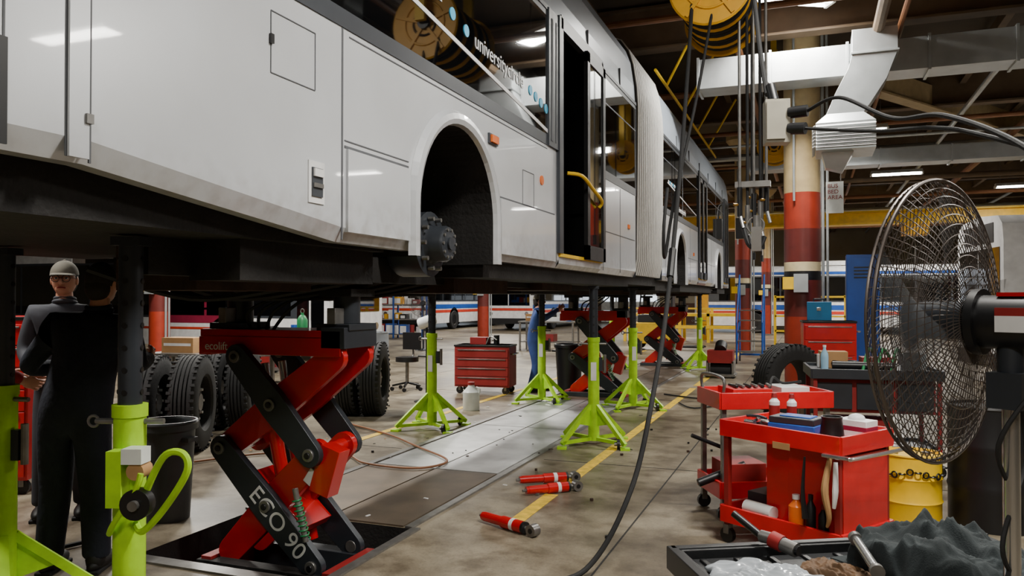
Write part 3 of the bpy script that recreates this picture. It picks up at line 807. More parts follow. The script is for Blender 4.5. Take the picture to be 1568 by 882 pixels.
for i,(x,y,zb_) in enumerate([(-.58,6.95,2.3),(-.52,7.0,2.15),(-.47,7.03,2.25),(-.42,7.1,2.2),(-.37,7.1,2.35),(-.5,7.3,2.4)]):
    b.cyl((x,y,6.3),(x,y,zb_+.15),.013,blackr if i%2 else steel,seg=8)
    b.cyl((x,y,zb_+.25),(x,y,zb_),.022,steel if i%2 else blackp,seg=10); b.cyl((x,y,zb_+.02),(x+.03,y-.02,zb_-.1),.016,chrome,seg=10)
    b.cyl((x,y,zb_+.1),(x-.05,y-.03,zb_+.1),.012,brass,seg=8)
b.bb(-.62,-.33,6.95,7.05,2.55,2.6,steel)
b.tube([(-.55,6.95,2.2),(-.5,6.9,2.05),(-.42,6.9,2.03),(-.38,6.95,2.12)],.02,blackp); b.torus((-.45,6.93,2.22),(0,1,0),.07,.008,chrome,20)
b.bb(-.48,-.4,6.85,6.95,2.0,2.2,chrome); b.cyl((-.44,6.9,2.2),(-.44,6.9,2.3),.03,steel)
b.finish('air_tool_drop')
b=B()
b.tube([(-.5,6.2,6.2),(-.42,5.6,4.4),(-.3,4.9,3.2),(-.22,4.35,2.68)],.014,blackr,seg=8,sub=10)
b.box((-.17,4.22,2.5),(.12,.1,.22),boxg,rz=.2); b.box((-.17,4.165,2.5),(.09,.02,.19),boxg,rz=.2)
b.cyl((-.11,4.2,2.54),(-.02,4.18,2.54),.03,blackp); b.cyl((-.11,4.2,2.46),(-.03,4.17,2.45),.03,blackp); b.cyl((-.18,4.22,2.61),(-.2,4.25,2.7),.025,blackp)
b.tube([(-.02,4.18,2.54),(.12,4.0,2.55),(.3,3.5,2.33),(.42,3.0,2.22),(.56,2.5,2.0),(.62,2.35,1.8),(.56,2.25,1.62)],.009,blackr,seg=8,sub=10)
b.tube([(-.03,4.17,2.45),(.08,4.1,2.42),(.25,3.6,2.3),(.4,3.1,2.2),(.52,2.8,2.1),(.9,2.6,1.9)],.008,blackr,seg=8,sub=10)
b.finish('hanging_power_box')
b=B()
for x,y in((-.9,12),(-.8,14.2),(-1.2,18),(-1.1,19)): b.cyl((x,y,6.4),(x,y,2.6),.012,blackr,seg=6); b.cyl((x,y,2.6),(x,y,2.45),.03,blackp,seg=10)
b.finish('hanging_cords')

# ------------------------------------------------------------ pedestal fan
def fan(org,nrm,R=.376,h=1.54,detail=84):
    n=Vector(nrm).normalized(); up=Vector((0,0,1)); sd=up.cross(n)
    c=Vector((0,0,h)); b=B()
    def P(r,a,d): return c+sd*(r*math.cos(a))+up*(r*math.sin(a))+n*d
    b.torus(c,n,R,.005,wire,64,8); b.torus(c+n*.02,n,R-.004,.004,wire,64,6)
    def dep(t,front): 
        return (.015+.07*(1-t**2.2)) if front else -(.0+.075*(1-t**2.5))
    for front in(True,False):
        for k in range(detail):
            a=2*pi*k/detail
            b.tube([P(R*t,a+(.35*(1-t)),dep(t,front)) for t in(.14,.3,.5,.7,.85,.95,1.0)],.0015,wire,seg=3,smooth=False,cap=False)
        for t in(.14,.22,.3,.38,.46,.54,.61,.68,.75,.82,.88,.94):
            b.torus(c+n*dep(t,front),n,R*t,.0014,wire,56,3)
    b.cyl(c+n*.082,c+n*.09,R*.15,dgrey,seg=24)
    for k in range(4):
        a0=2*pi*k/4
        vs=[];fs=[]
        for i in range(7):
            t=.12+.78*i/6
            for j in range(5):
                aa=a0+(j/4-.5)*(1.25-.25*i/6)+.15*i/6
                vs.append(P(R*t,aa,(j/4-.5)*.08))
        for i in range(6):
            for j in range(4): fs.append((i*5+j,i*5+j+1,i*5+j+6,i*5+j+5))
        b.add(vs,fs,bladem)
    b.cyl(c-n*.06,c+n*.06,.05,dgrey)
    b.cyl(c-n*.08,c-n*.1,.085,blackp,seg=28); b.cyl(c-n*.1,c-n*.3,.068,blackp,seg=28); b.cyl(c-n*.3,c-n*.33,.06,dgrey,seg=28)
    Rn=n.to_track_quat('X','Z').to_matrix().to_4x4()
    b.box(c-n*.19+up*.07,(.1,.06,.01),red,R=Rn)
    for s in(1,-1):
        for (uu,hh,mm,sz) in((-.19,.045,redd,.02),(-.19,-.005,whitep,.04)):
            b.box(c+n*uu+sd*s*.066+up*hh*.6,(.08,.01,sz),mm,R=Rn)
    p=c-n*.16
    b.cyl(p-up*.06,p-up*.16,.03,dgrey); b.box(p-up*.17,(.08,.09,.09),dgrey,R=Rn)
    px,py=p.x,p.y
    b.cyl((px,py,.04),(px,py,h-.2),.02,chrome,seg=18); b.cyl((px,py,.04),(px,py,.7),.03,dgrey,seg=18); b.cyl((px,py,.68),(px,py,.74),.04,blackp)
    b.lathe([(0,.06),(.05,.06),(.24,.03),(.26,.0)],(px,py,0),(0,0,1),dgrey,32)
    b.tube([p-up*.1-n*.1,p-up*.3+sd*.08,p-up*.5-sd*.06,p-up*.7+sd*.07,p-up*.95,p-up*1.2+sd*.1],.006,blackr,seg=6,sub=8)
    b.tube([p-up*.1,p-up*.35-sd*.1,p-up*.55+sd*.06,p-up*.75-sd*.08,p-up*1.1+sd*.04],.006,blackr,seg=6,sub=8)
    b.finish('pedestal_fan',org,local=True)
fan((.325,2.37,0),(-.86,.51,0))
fan((-11.2,21.5,0),(.3,-1,0),R=.42,h=1.45,detail=30)

# ------------------------------------------------------------ carts
def bottle(b,x,y,z,r,h,m,capm_):
    b.lathe([(0,0),(r,0),(r,h*.65),(r*.45,h*.8),(r*.4,h*.86)],(x,y,z),(0,0,1),m,18); b.cyl((x,y,z+h*.86),(x,y,z+h),r*.5,capm_,seg=14)
def shelf_cart(name,org,rz,L,W,h,mat,legm,z2=.2,lip=.05,extra=None):
    b=B()
    for z in(h,z2):
        b.bb(-L/2,L/2,-W/2,W/2,z-.02,z,mat)
        for s in(-1,1):
            b.bb(-L/2,L/2,s*W/2-.012,s*W/2+.012,z-.06,z+lip,mat); b.bb(s*L/2-.012,s*L/2+.012,-W/2,W/2,z-.06,z+lip,mat)
    for sx in(-1,1):
        for sy in(-1,1):
            x=sx*(L/2-.03);y=sy*(W/2-.03)
            b.bb(x-.018,x+.018,y-.018,y+.018,.1,h,legm)
            b.cyl((x,y-.018,.05),(x,y+.018,.05),.05,blackp,seg=18); b.bb(x-.02,x+.02,y-.024,y+.024,.06,.12,steel)
    if extra: extra(b)
    return b.finish(name,org,rz=rz,local=True,bevel=.003)
def ex1(b):
    L,W,h=.85,.56,.76
    b.bb(.0,L/2-.03,-W/2+.12,W/2-.01,.2,h-.07,redc)
    b.bb(-L/2+.04,.0,W/2-.04,W/2-.02,.2,h-.07,redd)
    b.bb(-.16,.0,-W/2+.12,-W/2+.14,.2,h-.07,redc)
    b.bb(-.02,.1,-W/2-.014,-W/2-.01,.68,.72,card)
    b.tube([(L/2-.1,-W/2-.02,.69),(L/2+.06,-W/2-.05,.7),(L/2+.1,-W/2,.7),(L/2+.1,W/2,.7),(L/2,W/2,.7)],.012,chrome)
    b.bb(L/2-.02,L/2-.008,-W/2+.04,W/2-.04,.22,.68,redc)
    b.tube([(.36,-W/2-.0,.68),(.35,-W/2-.04,.5),(.37,-W/2-.03,.35),(.35,-W/2-.02,.28)],[.014,.022,.016,.008],card)
    b.tube([(.4,-W/2-.01,.66),(.41,-W/2-.03,.5),(.4,-W/2-.03,.4)],[.012,.018,.01],whitep)
    b.tube([(.2,-W/2-.01,.66),(.2,-W/2-.03,.45),(.21,-W/2-.02,.3)],[.006,.012,.02],blackp)
    bottle(b,.08,-.2,.2,.045,.2,orange,whitep)
    b.cyl((-.3,-.18,.245),(-.08,-.2,.245),.045,plast); b.cyl((-.3,-.18,.245),(-.305,-.18,.245),.03,redd)
    bottle(b,.18,-.2,.2,.03,.22,blackp,blackp); bottle(b,.26,-.19,.2,.03,.17,blackp,redd)
    b.box((-.3,.05,.26),(.18,.2,.1),dgrey)
shelf_cart('red_tool_cart',(-.06,5.33,0),math.radians(-33),.85,.56,.76,redc,redd,.2,.045,extra=ex1)
def at(ox,oy,rz,x,y):
    c,s=math.cos(rz),math.sin(rz); return ox+c*x-s*y, oy+s*x+c*y
RA=math.radians(-33)
def spot(x,y): return at(-.06,5.33,RA,x,y)
x,y=spot(-.02,-.04)
b=B(); b.box((x,y,.785),(.3,.2,.05),stripeb,rz=RA+.2); b.box((x,y,.83),(.29,.19,.04),dgrey,rz=RA+.2); b.box((x+.01,y,.853),(.2,.12,.01),stripeb,rz=RA+.2); b.finish('blue_tool_case',(x,y,.76),bevel=.008)
x,y=spot(.26,-.1)
b=B(); b.lathe([(0,0),(.075,0),(.07,.02),(.058,.11),(.063,.13),(.055,.13),(.05,.1),(0,.1)],(x,y,.76),(0,0,1),blackp,24); b.finish('black_funnel_cup',(x,y,.76))
x,y=spot(.3,.1)
b=B(); b.box((x,y,.81),(.2,.13,.1),whitep,rz=RA); b.box((x,y-.001,.81),(.202,.13,.03),maroon,rz=RA); b.ell((x,y,.865),(.05,.04,.03),whitep); b.finish('tissue_box',(x,y,.76),bevel=.003)
def spray(name,x,y,z,m,mc,r=.032,h=.2):
    b=B(); b.lathe([(0,0),(r,0),(r,h*.72),(r*.6,h*.8),(r*.5,h*.82),(r*.5,h*.88)],(x,y,z),(0,0,1),m,20)
    b.cyl((x,y,z+h*.86),(x,y,z+h),r*.6,mc,r*.45,seg=14); b.lathe([(r*1.01,h*.2),(r*1.01,h*.6)],(x,y,z),(0,0,1),mc,20); b.finish(name,(x,y,z))
x,y=spot(-.3,.12); spray('white_bottle',x,y,.76,whitep,redd,.035,.2)
x,y=spot(-.2,.17); spray('spray_can',x,y,.76,whitep,redd,.032,.2)
spray('spray_can',.26,4.76,0.0,yellow,redd,.042,.26)
x,y=spot(-.28,-.08)
b=B()
for i in range(5): b.tube([at(x,y,i*.7,-.07,.01*i)+(.772+.012*i,),at(x,y,i*.7,0,.01)+(.778+.012*i,),at(x,y,i*.7,.08,0)+(.772+.012*i,)],.009,chrome if i%2 else dgrey,seg=8)
b.torus((x+.05,y+.03,.79),(0,0,1),.035,.01,steel,18); b.cyl((x-.08,y-.02,.785),(x-.02,y-.06,.785),.02,chrome)
b.finish('hand_tools',(x,y,.76))
x,y=spot(.02,.2)
b=B(); b.cyl((x-.15,y+.02,.80),(x+.1,y-.02,.80),.02,blackp); b.cyl((x+.1,y-.02,.8),(x+.16,y-.03,.8),.03,dgrey); b.finish('ratchet_gun',(x,y,.78))
def ex2(b):
    b.tube([(-.4,-.2,.9),(-.4,-.2,1.02),(-.4,.2,1.02),(-.4,.2,.9)],.012,steel); b.box((-.15,0,.9),(.3,.3,.07),redc); b.box((.2,.02,.9),(.22,.26,.08),plast)
    for i in range(6): b.cyl((-.25+.05*i,-.1,.95),(-.22+.06*i,.12,.94),.012,steel if i%2 else blackp,seg=8)
    b.cyl((-.55,-.1,.25),(-.2,-.12,.38),.03,blackp); b.cyl((-.6,-.1,.6),(-.35,-.1,.5),.015,blackp); b.box((-.2,0,.3),(.3,.3,.18),redd)
    b.tube([(.0,-.1,.93),(.1,.05,1.0),(.2,.1,.95),(.3,0,.97)],.01,blackr)
shelf_cart('service_cart',(-.35,6.2,0),math.radians(28),.85,.45,.86,redc,steel,.22,.06,extra=ex2)
def ex3(b):
    for i in range(3): b.tube([(-.1+.12*i,-.25,.92),(.0+.12*i,0,1.12),(.12+.12*i,.22,.96)],.014,green)
    b.cyl((-.35,-.15,.97),(.2,-.2,.97),.035,blackp); b.box((.1,.2,.98),(.3,.2,.1),redd); b.box((-.3,.2,1.0),(.25,.2,.16),card)
    b.cyl((.35,-.1,.92),(.35,-.1,1.1),.07,steel); b.torus((-.2,.1,.97),(0,0,1),.1,.03,blackr,24); b.box((.4,.15,1.0),(.2,.25,.15),galv)
    b.cyl((-.4,.2,.92),(-.4,.2,1.05),.05,whitep); b.box((-.1,-.1,.35),(.5,.4,.25),redd); b.box((.15,-.15,.96),(.16,.1,.05),whitep)
    b.box((0,0,.7),(1.0,.6,.3),redd); 
    for i in range(3): b.bb(-.5+.34*i,-.2+.34*i,-.33,-.3,.58,.82,dgrey)
shelf_cart('workbench',(.5,8.2,0),.1,1.1,.75,.92,dgrey,redd,.2,.03,extra=ex3)
b=B(); b.lathe([(0,0),(.034,0),(.036,.12),(.033,.15),(.014,.19),(.013,.21)],(.1,7.95,.93),(0,0,1),M('water_bottle',(150,190,215),.1,0,.05),18); b.cyl((.1,7.95,1.14),(.1,7.95,1.16),.016,whitep); b.finish('water_bottle',(.1,7.95,.93))
def chest(name,x,y,rz,w,d,h,n,m=redc):
    b=B(); b.bb(-w/2,w/2,-d/2,d/2,.12,h,m); b.bb(-w/2-.01,w/2+.01,-d/2-.01,d/2+.01,h-.03,h,blackp)
    for i in range(n):
        z0=.15+(h-.2)*i/n; z1=.15+(h-.2)*(i+1)/n-.012
        b.bb(-w/2+.02,w/2-.02,-d/2-.014,-d/2,z0,z1,m); b.bb(-w/2+.06,w/2-.06,-d/2-.026,-d/2-.014,z1-.03,z1-.015,steel)
    for sx in(-1,1):
        for sy in(-1,1): b.cyl((sx*w*.42,sy*d*.38-.02,.06),(sx*w*.42,sy*d*.38+.02,.06),.06,blackp,seg=16); b.bb(sx*w*.42-.02,sx*w*.42+.02,sy*d*.38-.03,sy*d*.38+.03,.06,.13,steel)
    b.tube([(w/2,-d*.3,h-.15),(w/2+.06,-d*.3,h-.15),(w/2+.06,d*.3,h-.15),(w/2,d*.3,h-.15)],.012,chrome)
    b.finish(name,(x,y,0),rz=rz,local=True,bevel=.004)
chest('tool_chest',.2,12.2,.1,.7,.45,1.28,5)
b=B(); b.bb(-.08,.25,12.05,12.3,1.285,1.55,M('case_blue',(30,110,160),.4)); b.bb(.0,.16,12.16,12.2,1.58,1.6,blackp); b.bb(.0,.02,12.16,12.2,1.55,1.6,blackp); b.bb(.14,.16,12.16,12.2,1.55,1.6,blackp); b.bb(.05,.11,12.04,12.05,1.42,1.47,chrome); b.finish('blue_toolbox',(.08,12.17,1.285),bevel=.01)
chest('tool_chest',-5.2,12.3,.12,.95,.5,.82,4,redd)
b=B(); b.box((-5.3,12.3,.88),(.3,.2,.12),redd); b.cyl((-5.0,12.3,.82),(-5.0,12.3,.98),.05,blackp); b.tube([(-5.15,12.2,.83),(-5.1,12.25,.95),(-4.95,12.2,.9)],.012,steel); b.finish('parts_tray',(-5.2,12.3,.82),bevel=.004)
chest('tool_chest',-6.45,4.6,.5,.8,.55,1.45,7)
b=B(); x0_,x1_=.47,.92
b.bb(x0_,x1_,12.7,13.1,.05,2.25,blue); b.bb(x0_+.01,x1_-.01,12.68,12.7,.1,2.2,blue); b.bb(x0_+.04,x0_+.06,12.65,12.68,1.0,1.2,chrome)
for i in range(4): b.bb(x0_+.1,x1_-.1,12.675,12.68,1.9+i*.05,1.92+i*.05,blackp)
for xx in(x0_+.05,x1_-.05):
    for yy in(12.75,13.05): b.bb(xx-.03,xx+.03,yy-.03,yy+.03,0,.05,blackp)
b.finish('blue_cabinet',(.64,12.9,0),bevel=.005)
def drum(x,y,r,h,m,name='steel_drum',chain=False):
    b=B(); pr=[(0,.01),(r-.01,.01),(r,0),(r,h*.3),(r+.008,h*.33),(r,h*.36),(r,h*.63),(r+.008,h*.66),(r,h*.69),(r,h-.02),(r+.008,h-.01),(r+.004,h),(r-.01,h),(r-.012,h-.02),(0,h-.02)]
    b.lathe(pr,(x,y,0),(0,0,1),m,36); b.cyl((x+r*.5,y,h-.02),(x+r*.5,y,h+.005),.03,steel); b.cyl((x-r*.5,y,h-.02),(x-r*.5,y,h+.002),.02,steel)
    if chain:
        for k in range(26):
            a=2*pi*k/26; zz=h*.8-.04*abs(math.sin(a*2)); b.torus((x+(r+.012)*math.cos(a),y+(r+.012)*math.sin(a),zz),(math.cos(a),math.sin(a),0) if k%2 else (0,0,1),.02,.006,blackp,10,5)
    b.finish(name,(x,y,0))
drum(.65,6.3,.2,.5,yellow,'yellow_keg',True); drum(1.17,6.4,.27,.85,blackp); drum(-9.5,14.5,.29,.88,blue); drum(-8.8,14.7,.29,.88,M('drum_grey',(120,125,130),.4))
def can(x,y,r,h,m=blackp):
    b=B(); b.lathe([(0,0),(r*.82,0),(r,h-.05),(r+.02,h-.05),(r+.02,h),(r-.01,h),(r*.8,.03),(0,.03)],(x,y,0),(0,0,1),m,28)
    for s in(-1,1): b.bb(x+s*(r+.02)-.03,x+s*(r+.02)+.03,y-.05,y+.05,h-.13,h-.1,m)
    b.torus((x,y,h),(0,0,1),r+.01,.015,M('bin_liner',(55,58,60),.3),28); b.finish('trash_can',(x,y,0))
can(-4.4,4.45,.19,.7,M('bin_grey',(72,76,78),.5)); can(-3.95,13.05,.24,.8)
b=B(); b.lathe([(0,0),(.11,0),(.12,.02),(.12,.26),(.05,.34),(.045,.36)],(-4.58,10.3,0),(0,0,1),plast,24); b.cyl((-4.58,10.3,.36),(-4.58,10.3,.4),.05,redd); b.tube([(-4.5,10.3,.33),(-4.45,10.3,.3),(-4.46,10.3,.22)],.015,plast); b.finish('plastic_jug',(-4.58,10.3,0))

def shock(p0,p1,r=.042):
    p0=Vector(p0);p1=Vector(p1);d=(p1-p0).normalized();L=(p1-p0).length;b=B()
    b.cyl(p0+d*.0,p0+d*.03,.012,steel,seg=10); b.cyl(p0+d*.03,p0+d*.06,.03,red); b.cyl(p0+d*.05,p0+d*(L*.48),r*.8,red,seg=22); b.cyl(p0+d*(L*.45),p0+d*(L-.09),r,red,seg=22); b.cyl(p0+d*(L-.09),p0+d*(L-.07),r,blackp,seg=22)
    b.cyl(p0+d*(L-.07),p0+d*(L-.03),.015,steel); s=d.cross(Vector((0,0,1)))
    b.cyl(p1-s*.03,p1+s*.03,.042,steel,seg=20); b.cyl(p1-s*.033,p1+s*.033,.018,blackp,seg=14)
    b.cyl(p0+d*(L*.62),p0+d*(L*.68),r+.0008,whitep,seg=22)
    b.finish('shock_absorber',tuple(p0))
shock((-2.24,5.2,.043),(-1.76,4.98,.043)); shock((-2.2,5.97,.043),(-1.84,6.3,.043)); shock((-2.38,6.3,.043),(-1.95,6.62,.043))

b=B(); b.tube([(-6.2,9.0,.02),(-5.5,8.54,.02),(-4.6,8.0,.02),(-3.9,7.4,.03),(-3.36,6.95,.03),(-3.3,6.65,.03),(-3.5,6.45,.03),(-4.0,6.5,.03),(-4.5,6.85,.02),(-5.2,6.6,.02),(-5.6,6.0,.02)],.011,pipem,seg=8,sub=10); b.finish('red_air_hose')
b=B(); b.tube([(-4.4,3.85,.02),(-4.5,3.2,.02),(-3.9,3.0,.02),(-3.3,3.3,.02),(-2.7,3.42,.02),(-2.3,3.35,.02),(-1.9,3.0,.02),(-1.8,2.2,.02)],.014,blackr,seg=8,sub=10); b.finish('hydraulic_hose')
b=B(); b.tube([(-1.9,12.0,.02),(-1.6,11.5,.02),(-1.2,12.2,.02),(-.9,13.0,.02)],.012,blackr); b.tube([(-2.3,13.0,.02),(-1.5,12.6,.02),(-1.1,13.4,.02)],.012,blackr); b.finish('trailing_hose')
b=B(); rd=random.Random(5)
for i in range(60):
    x=rd.uniform(-6,-.9); y=rd.uniform(4.9,12)
    if i%3: b.cyl((x,y,.002 if not(-4<x<-2.6) else .014),(x,y,.02),rd.uniform(.008,.018),rd.choice([steel,blackp,under2]),seg=6)
    else: b.box((x,y,.016),(rd.uniform(.02,.06),rd.uniform(.01,.03),.006),rd.choice([blackp,card,whitep,under2]),rz=rd.uniform(0,3))
b.finish('floor_debris')

# ------------------------------------------------------------ near black cart + contents
CH=.75
def ex4(b):
    L,W,h=1.1,.55,CH
    for i in range(9): b.bb(-L/2+.06+i*.115,-L/2+.08+i*.115,-W/2+.03,W/2-.03,h,h+.008,blackp)
    b.bb(-L/2-.02,L/2+.02,W/2,W/2+.03,h-.04,h+.035,blackp); b.bb(-L/2-.03,-L/2,-W/2,W/2+.03,h-.04,h+.035,blackp)
CR=math.radians(29)
blk=M('cart_black',(30,31,33),.5,bump=.2)
CX,CY=.2,2.62
shelf_cart('utility_cart',(CX,CY,0),CR,1.1,.55,CH,blk,blk,.25,.03,extra=ex4)
def cs(x,y): return at(CX,CY,CR,x,y)
def cloth(name,cx,cy,rz,lx,ly,zb,h,mat,seed,N=90,fr=4.0,dome=.6):
    vs=[];fs=[]
    for i in range(N+1):
        for j in range(N+1):
            u=i/N*2-1;v=j/N*2-1
            rr=(abs(u)**3+abs(v)**3)**(1/3)
            wob=1+.35*noise.noise(Vector((u*1.5+seed,v*1.5,0)))
            x=u*lx/2*wob;y=v*ly/2*wob
            f=max(0,1-rr**3.5)
            n1=noise.noise(Vector((u*1.4+seed,v*1.4,1)))
            wa=noise.noise(Vector((u*1.1+seed,v*1.1,3)))*5
            wb=noise.noise(Vector((u*1.5-seed,v*1.5,7)))*4
            r1=.5+.5*math.sin(fr*2*(u*.8+v*.6)+wa)
            r2=(1-abs(math.sin(fr*.9*(u*-.5+v*.87)+wb)))
            r3=noise.noise(Vector((u*4+wa,v*4+wb*.5,9)))
            r4=(1-abs(noise.noise(Vector((u*6+wb,v*6,4)))*2))
            z=zb+.003+(f**.4)*h*max(.05,dome*(.7+.6*n1)+.2*r1+.24*r2+.2*r3+.1*r4)
            vs.append(Vector((x,y,z)))
    for i in range(N):
        for j in range(N):
            a=i*(N+1)+j; fs.append((a,a+N+1,a+N+2,a+1))
    b=B(); T=rotT((cx,cy,0),rz); b.add(vs,fs,mat,T)
    ob=b.finish(name,(cx,cy,zb),smooth=180)
    md=ob.modifiers.new('Solidify','SOLIDIFY'); md.thickness=.004
    return ob
x,y=cs(.2,.02); cloth('crumpled_jacket',x,y,CR+.15,.54,.44,CH+.01,.15,jackm,3.1)
x,y=cs(-.35,.0); cloth('plastic_bag',x,y,CR-.6,.38,.24,CH+.01,.05,film,8.7,fr=6,dome=.4)
x,y=cs(-.14,-.0); cloth('crumpled_paper',x,y,CR+.1,.18,.28,CH+.01,.05,paper,12.3,fr=3,dome=.3)
b=B(); d=Vector((math.cos(CR+1.2),math.sin(CR+1.2),0)); x,y=cs(-.1,-.08); c=Vector((x,y,CH+.09))
b.cyl(c-d*.08,c+d*.2,.014,chrome,seg=16); b.cyl(c+d*.2,c+d*.23,.02,steel,seg=16); b.cyl(c-d*.1,c-d*.08,.02,steel,seg=16); b.finish('steel_pipe',tuple(c))
x,y=cs(-.19,.2)
b=B(); d=Vector((math.cos(-.55),math.sin(-.55),0)); c=Vector((x-.1,y+.02,CH+.065))
e=Vector((0,0,-.015))
b.cyl(c-d*.11+Vector((0,0,.05)),c,.012,blackp); b.cyl(c,c+d*.04,.02,steel); b.cyl(c+d*.04,c+d*.08+e*.5,.027,redd); b.cyl(c+d*.08+e*.5,c+d*.13+e,.023,steel,seg=20); b.cyl(c+d*.13+e,c+d*.14+e,.016,blackp)
b.finish('impact_wrench',tuple(c))

# ------------------------------------------------------------ people
def hand(b,w,f,n,s,mat,curl=.5,sc_=1.0):
    f=f.normalized(); n=(n-f*n.dot(f)).normalized(); sd=f.cross(n)*s
    k=sc_
    def pt(a,b_,c): return w+f*a*k+sd*b_*k+n*c*k
    R=Matrix((( *sd,),( *f,),( *n,))).transposed().to_4x4()
    b.ell(pt(.045,0,0),(.042*k,.056*k,.017*k),mat,14,8,R=R)
    for i,(o,L) in enumerate(((.03,.07),(.01,.08),(-.011,.074),(-.031,.058))):
        P=[pt(.05,o*.8,0),pt(.088,o,0.0)]
        a=0;q_=Vector((.088,o,0))
        for seg_ in(.45,.32,.23):
            a+=curl; q_=q_+Vector((math.cos(a)*L*seg_,0,math.sin(a)*L*seg_)); P.append(pt(*q_))
        b.tube(P,[.0085*k,.0092*k,.0085*k,.0075*k,.005*k],mat,seg=8,sub=3)
    b.tube([pt(.015,.025,0),pt(.035,.045,.008),pt(.06,.052,.022),pt(.078,.048,.036)],[.012*k,.011*k,.0095*k,.006*k],mat,seg=8,sub=3)
def head(name,par,c,rz,tilt=0,cap=True,glasses=False):
    b=B()
    b.ell((0,0,0),(.077,.094,.115),skin,24,18)
    b.ell((0,.035,-.055),(.052,.05,.055),skin,18,12)
    b.ell((0,.03,-.01),(.062,.066,.06),skin,18,12)
    b.tube([(0,.09,.02),(0,.105,-.005),(0,.117,-.025),(0,.098,-.034)],[.008,.011,.015,.008],skin,seg=10)
    for s in(-1,1):
        b.ell((s*.014,.1,-.028),(.009,.01,.008),skin,8,6)
        b.ell((s*.079,-.005,-.008),(.01,.02,.031),skin,12,8); b.ell((s*.084,-.003,-.008),(.005,.012,.02),redd,8,6)
        b.ell((s*.031,.082,.008),(.014,.01,.009),whitep,12,8); b.ell((s*.031,.091,.008),(.006,.004,.006),blackp,10,6)
        b.tube([(s*.015,.098,.027),(s*.03,.097,.031),(s*.048,.084,.026)],.0045,hairm,seg=6)
        if glasses:
            b.torus((s*.033,.1,.006),(s*.1,1,0),.024,.0025,blackp,20,5); b.tube([(s*.057,.095,.01),(s*.078,.04,.01),(s*.082,-.01,.005)],.002,blackp,seg=5)
    if glasses: b.cyl((-.01,.108,.01),(.01,.108,.01),.002,blackp,seg=6)
    b.tube([(-.026,.085,-.058),(-.01,.095,-.055),(.01,.095,-.055),(.026,.085,-.058)],.0045,redd,seg=6)
    b.ell((0,-.018,.02),(.083,.09,.108),hairm,20,14,lo=-.35)
    b.ell((0,-.04,-.025),(.074,.066,.085),hairm,18,12)
    b.tube([(0,-.01,-.16),(0,-.005,-.06)],[.058,.05],skin,seg=16,smooth=False)
    if cap:
        b.ell((0,-.005,.035),(.089,.104,.1),capm,24,12,lo=0.0)
        vs=[];fs=[]
        for i in range(11):
            a=pi*(.1+.8*i/10)
            for r_,zz in((.085,.04),(.14 if 0<i<10 else .1,.026)): vs.append((math.cos(a)*.085,math.sin(a)*r_*1.15,zz))
        for i in range(10): fs.append((2*i,2*i+2,2*i+3,2*i+1))
        b.add(vs,fs,capm); b.add([(v[0],v[1],v[2]+.005) for v in vs],fs,capm); b.ell((0,-.005,.137),(.01,.01,.006),capm,8,4)
    ob=b.finish(name,c,local=True,parent=par,smooth=60); ob.rotation_euler=(tilt,0,rz)
    return ob
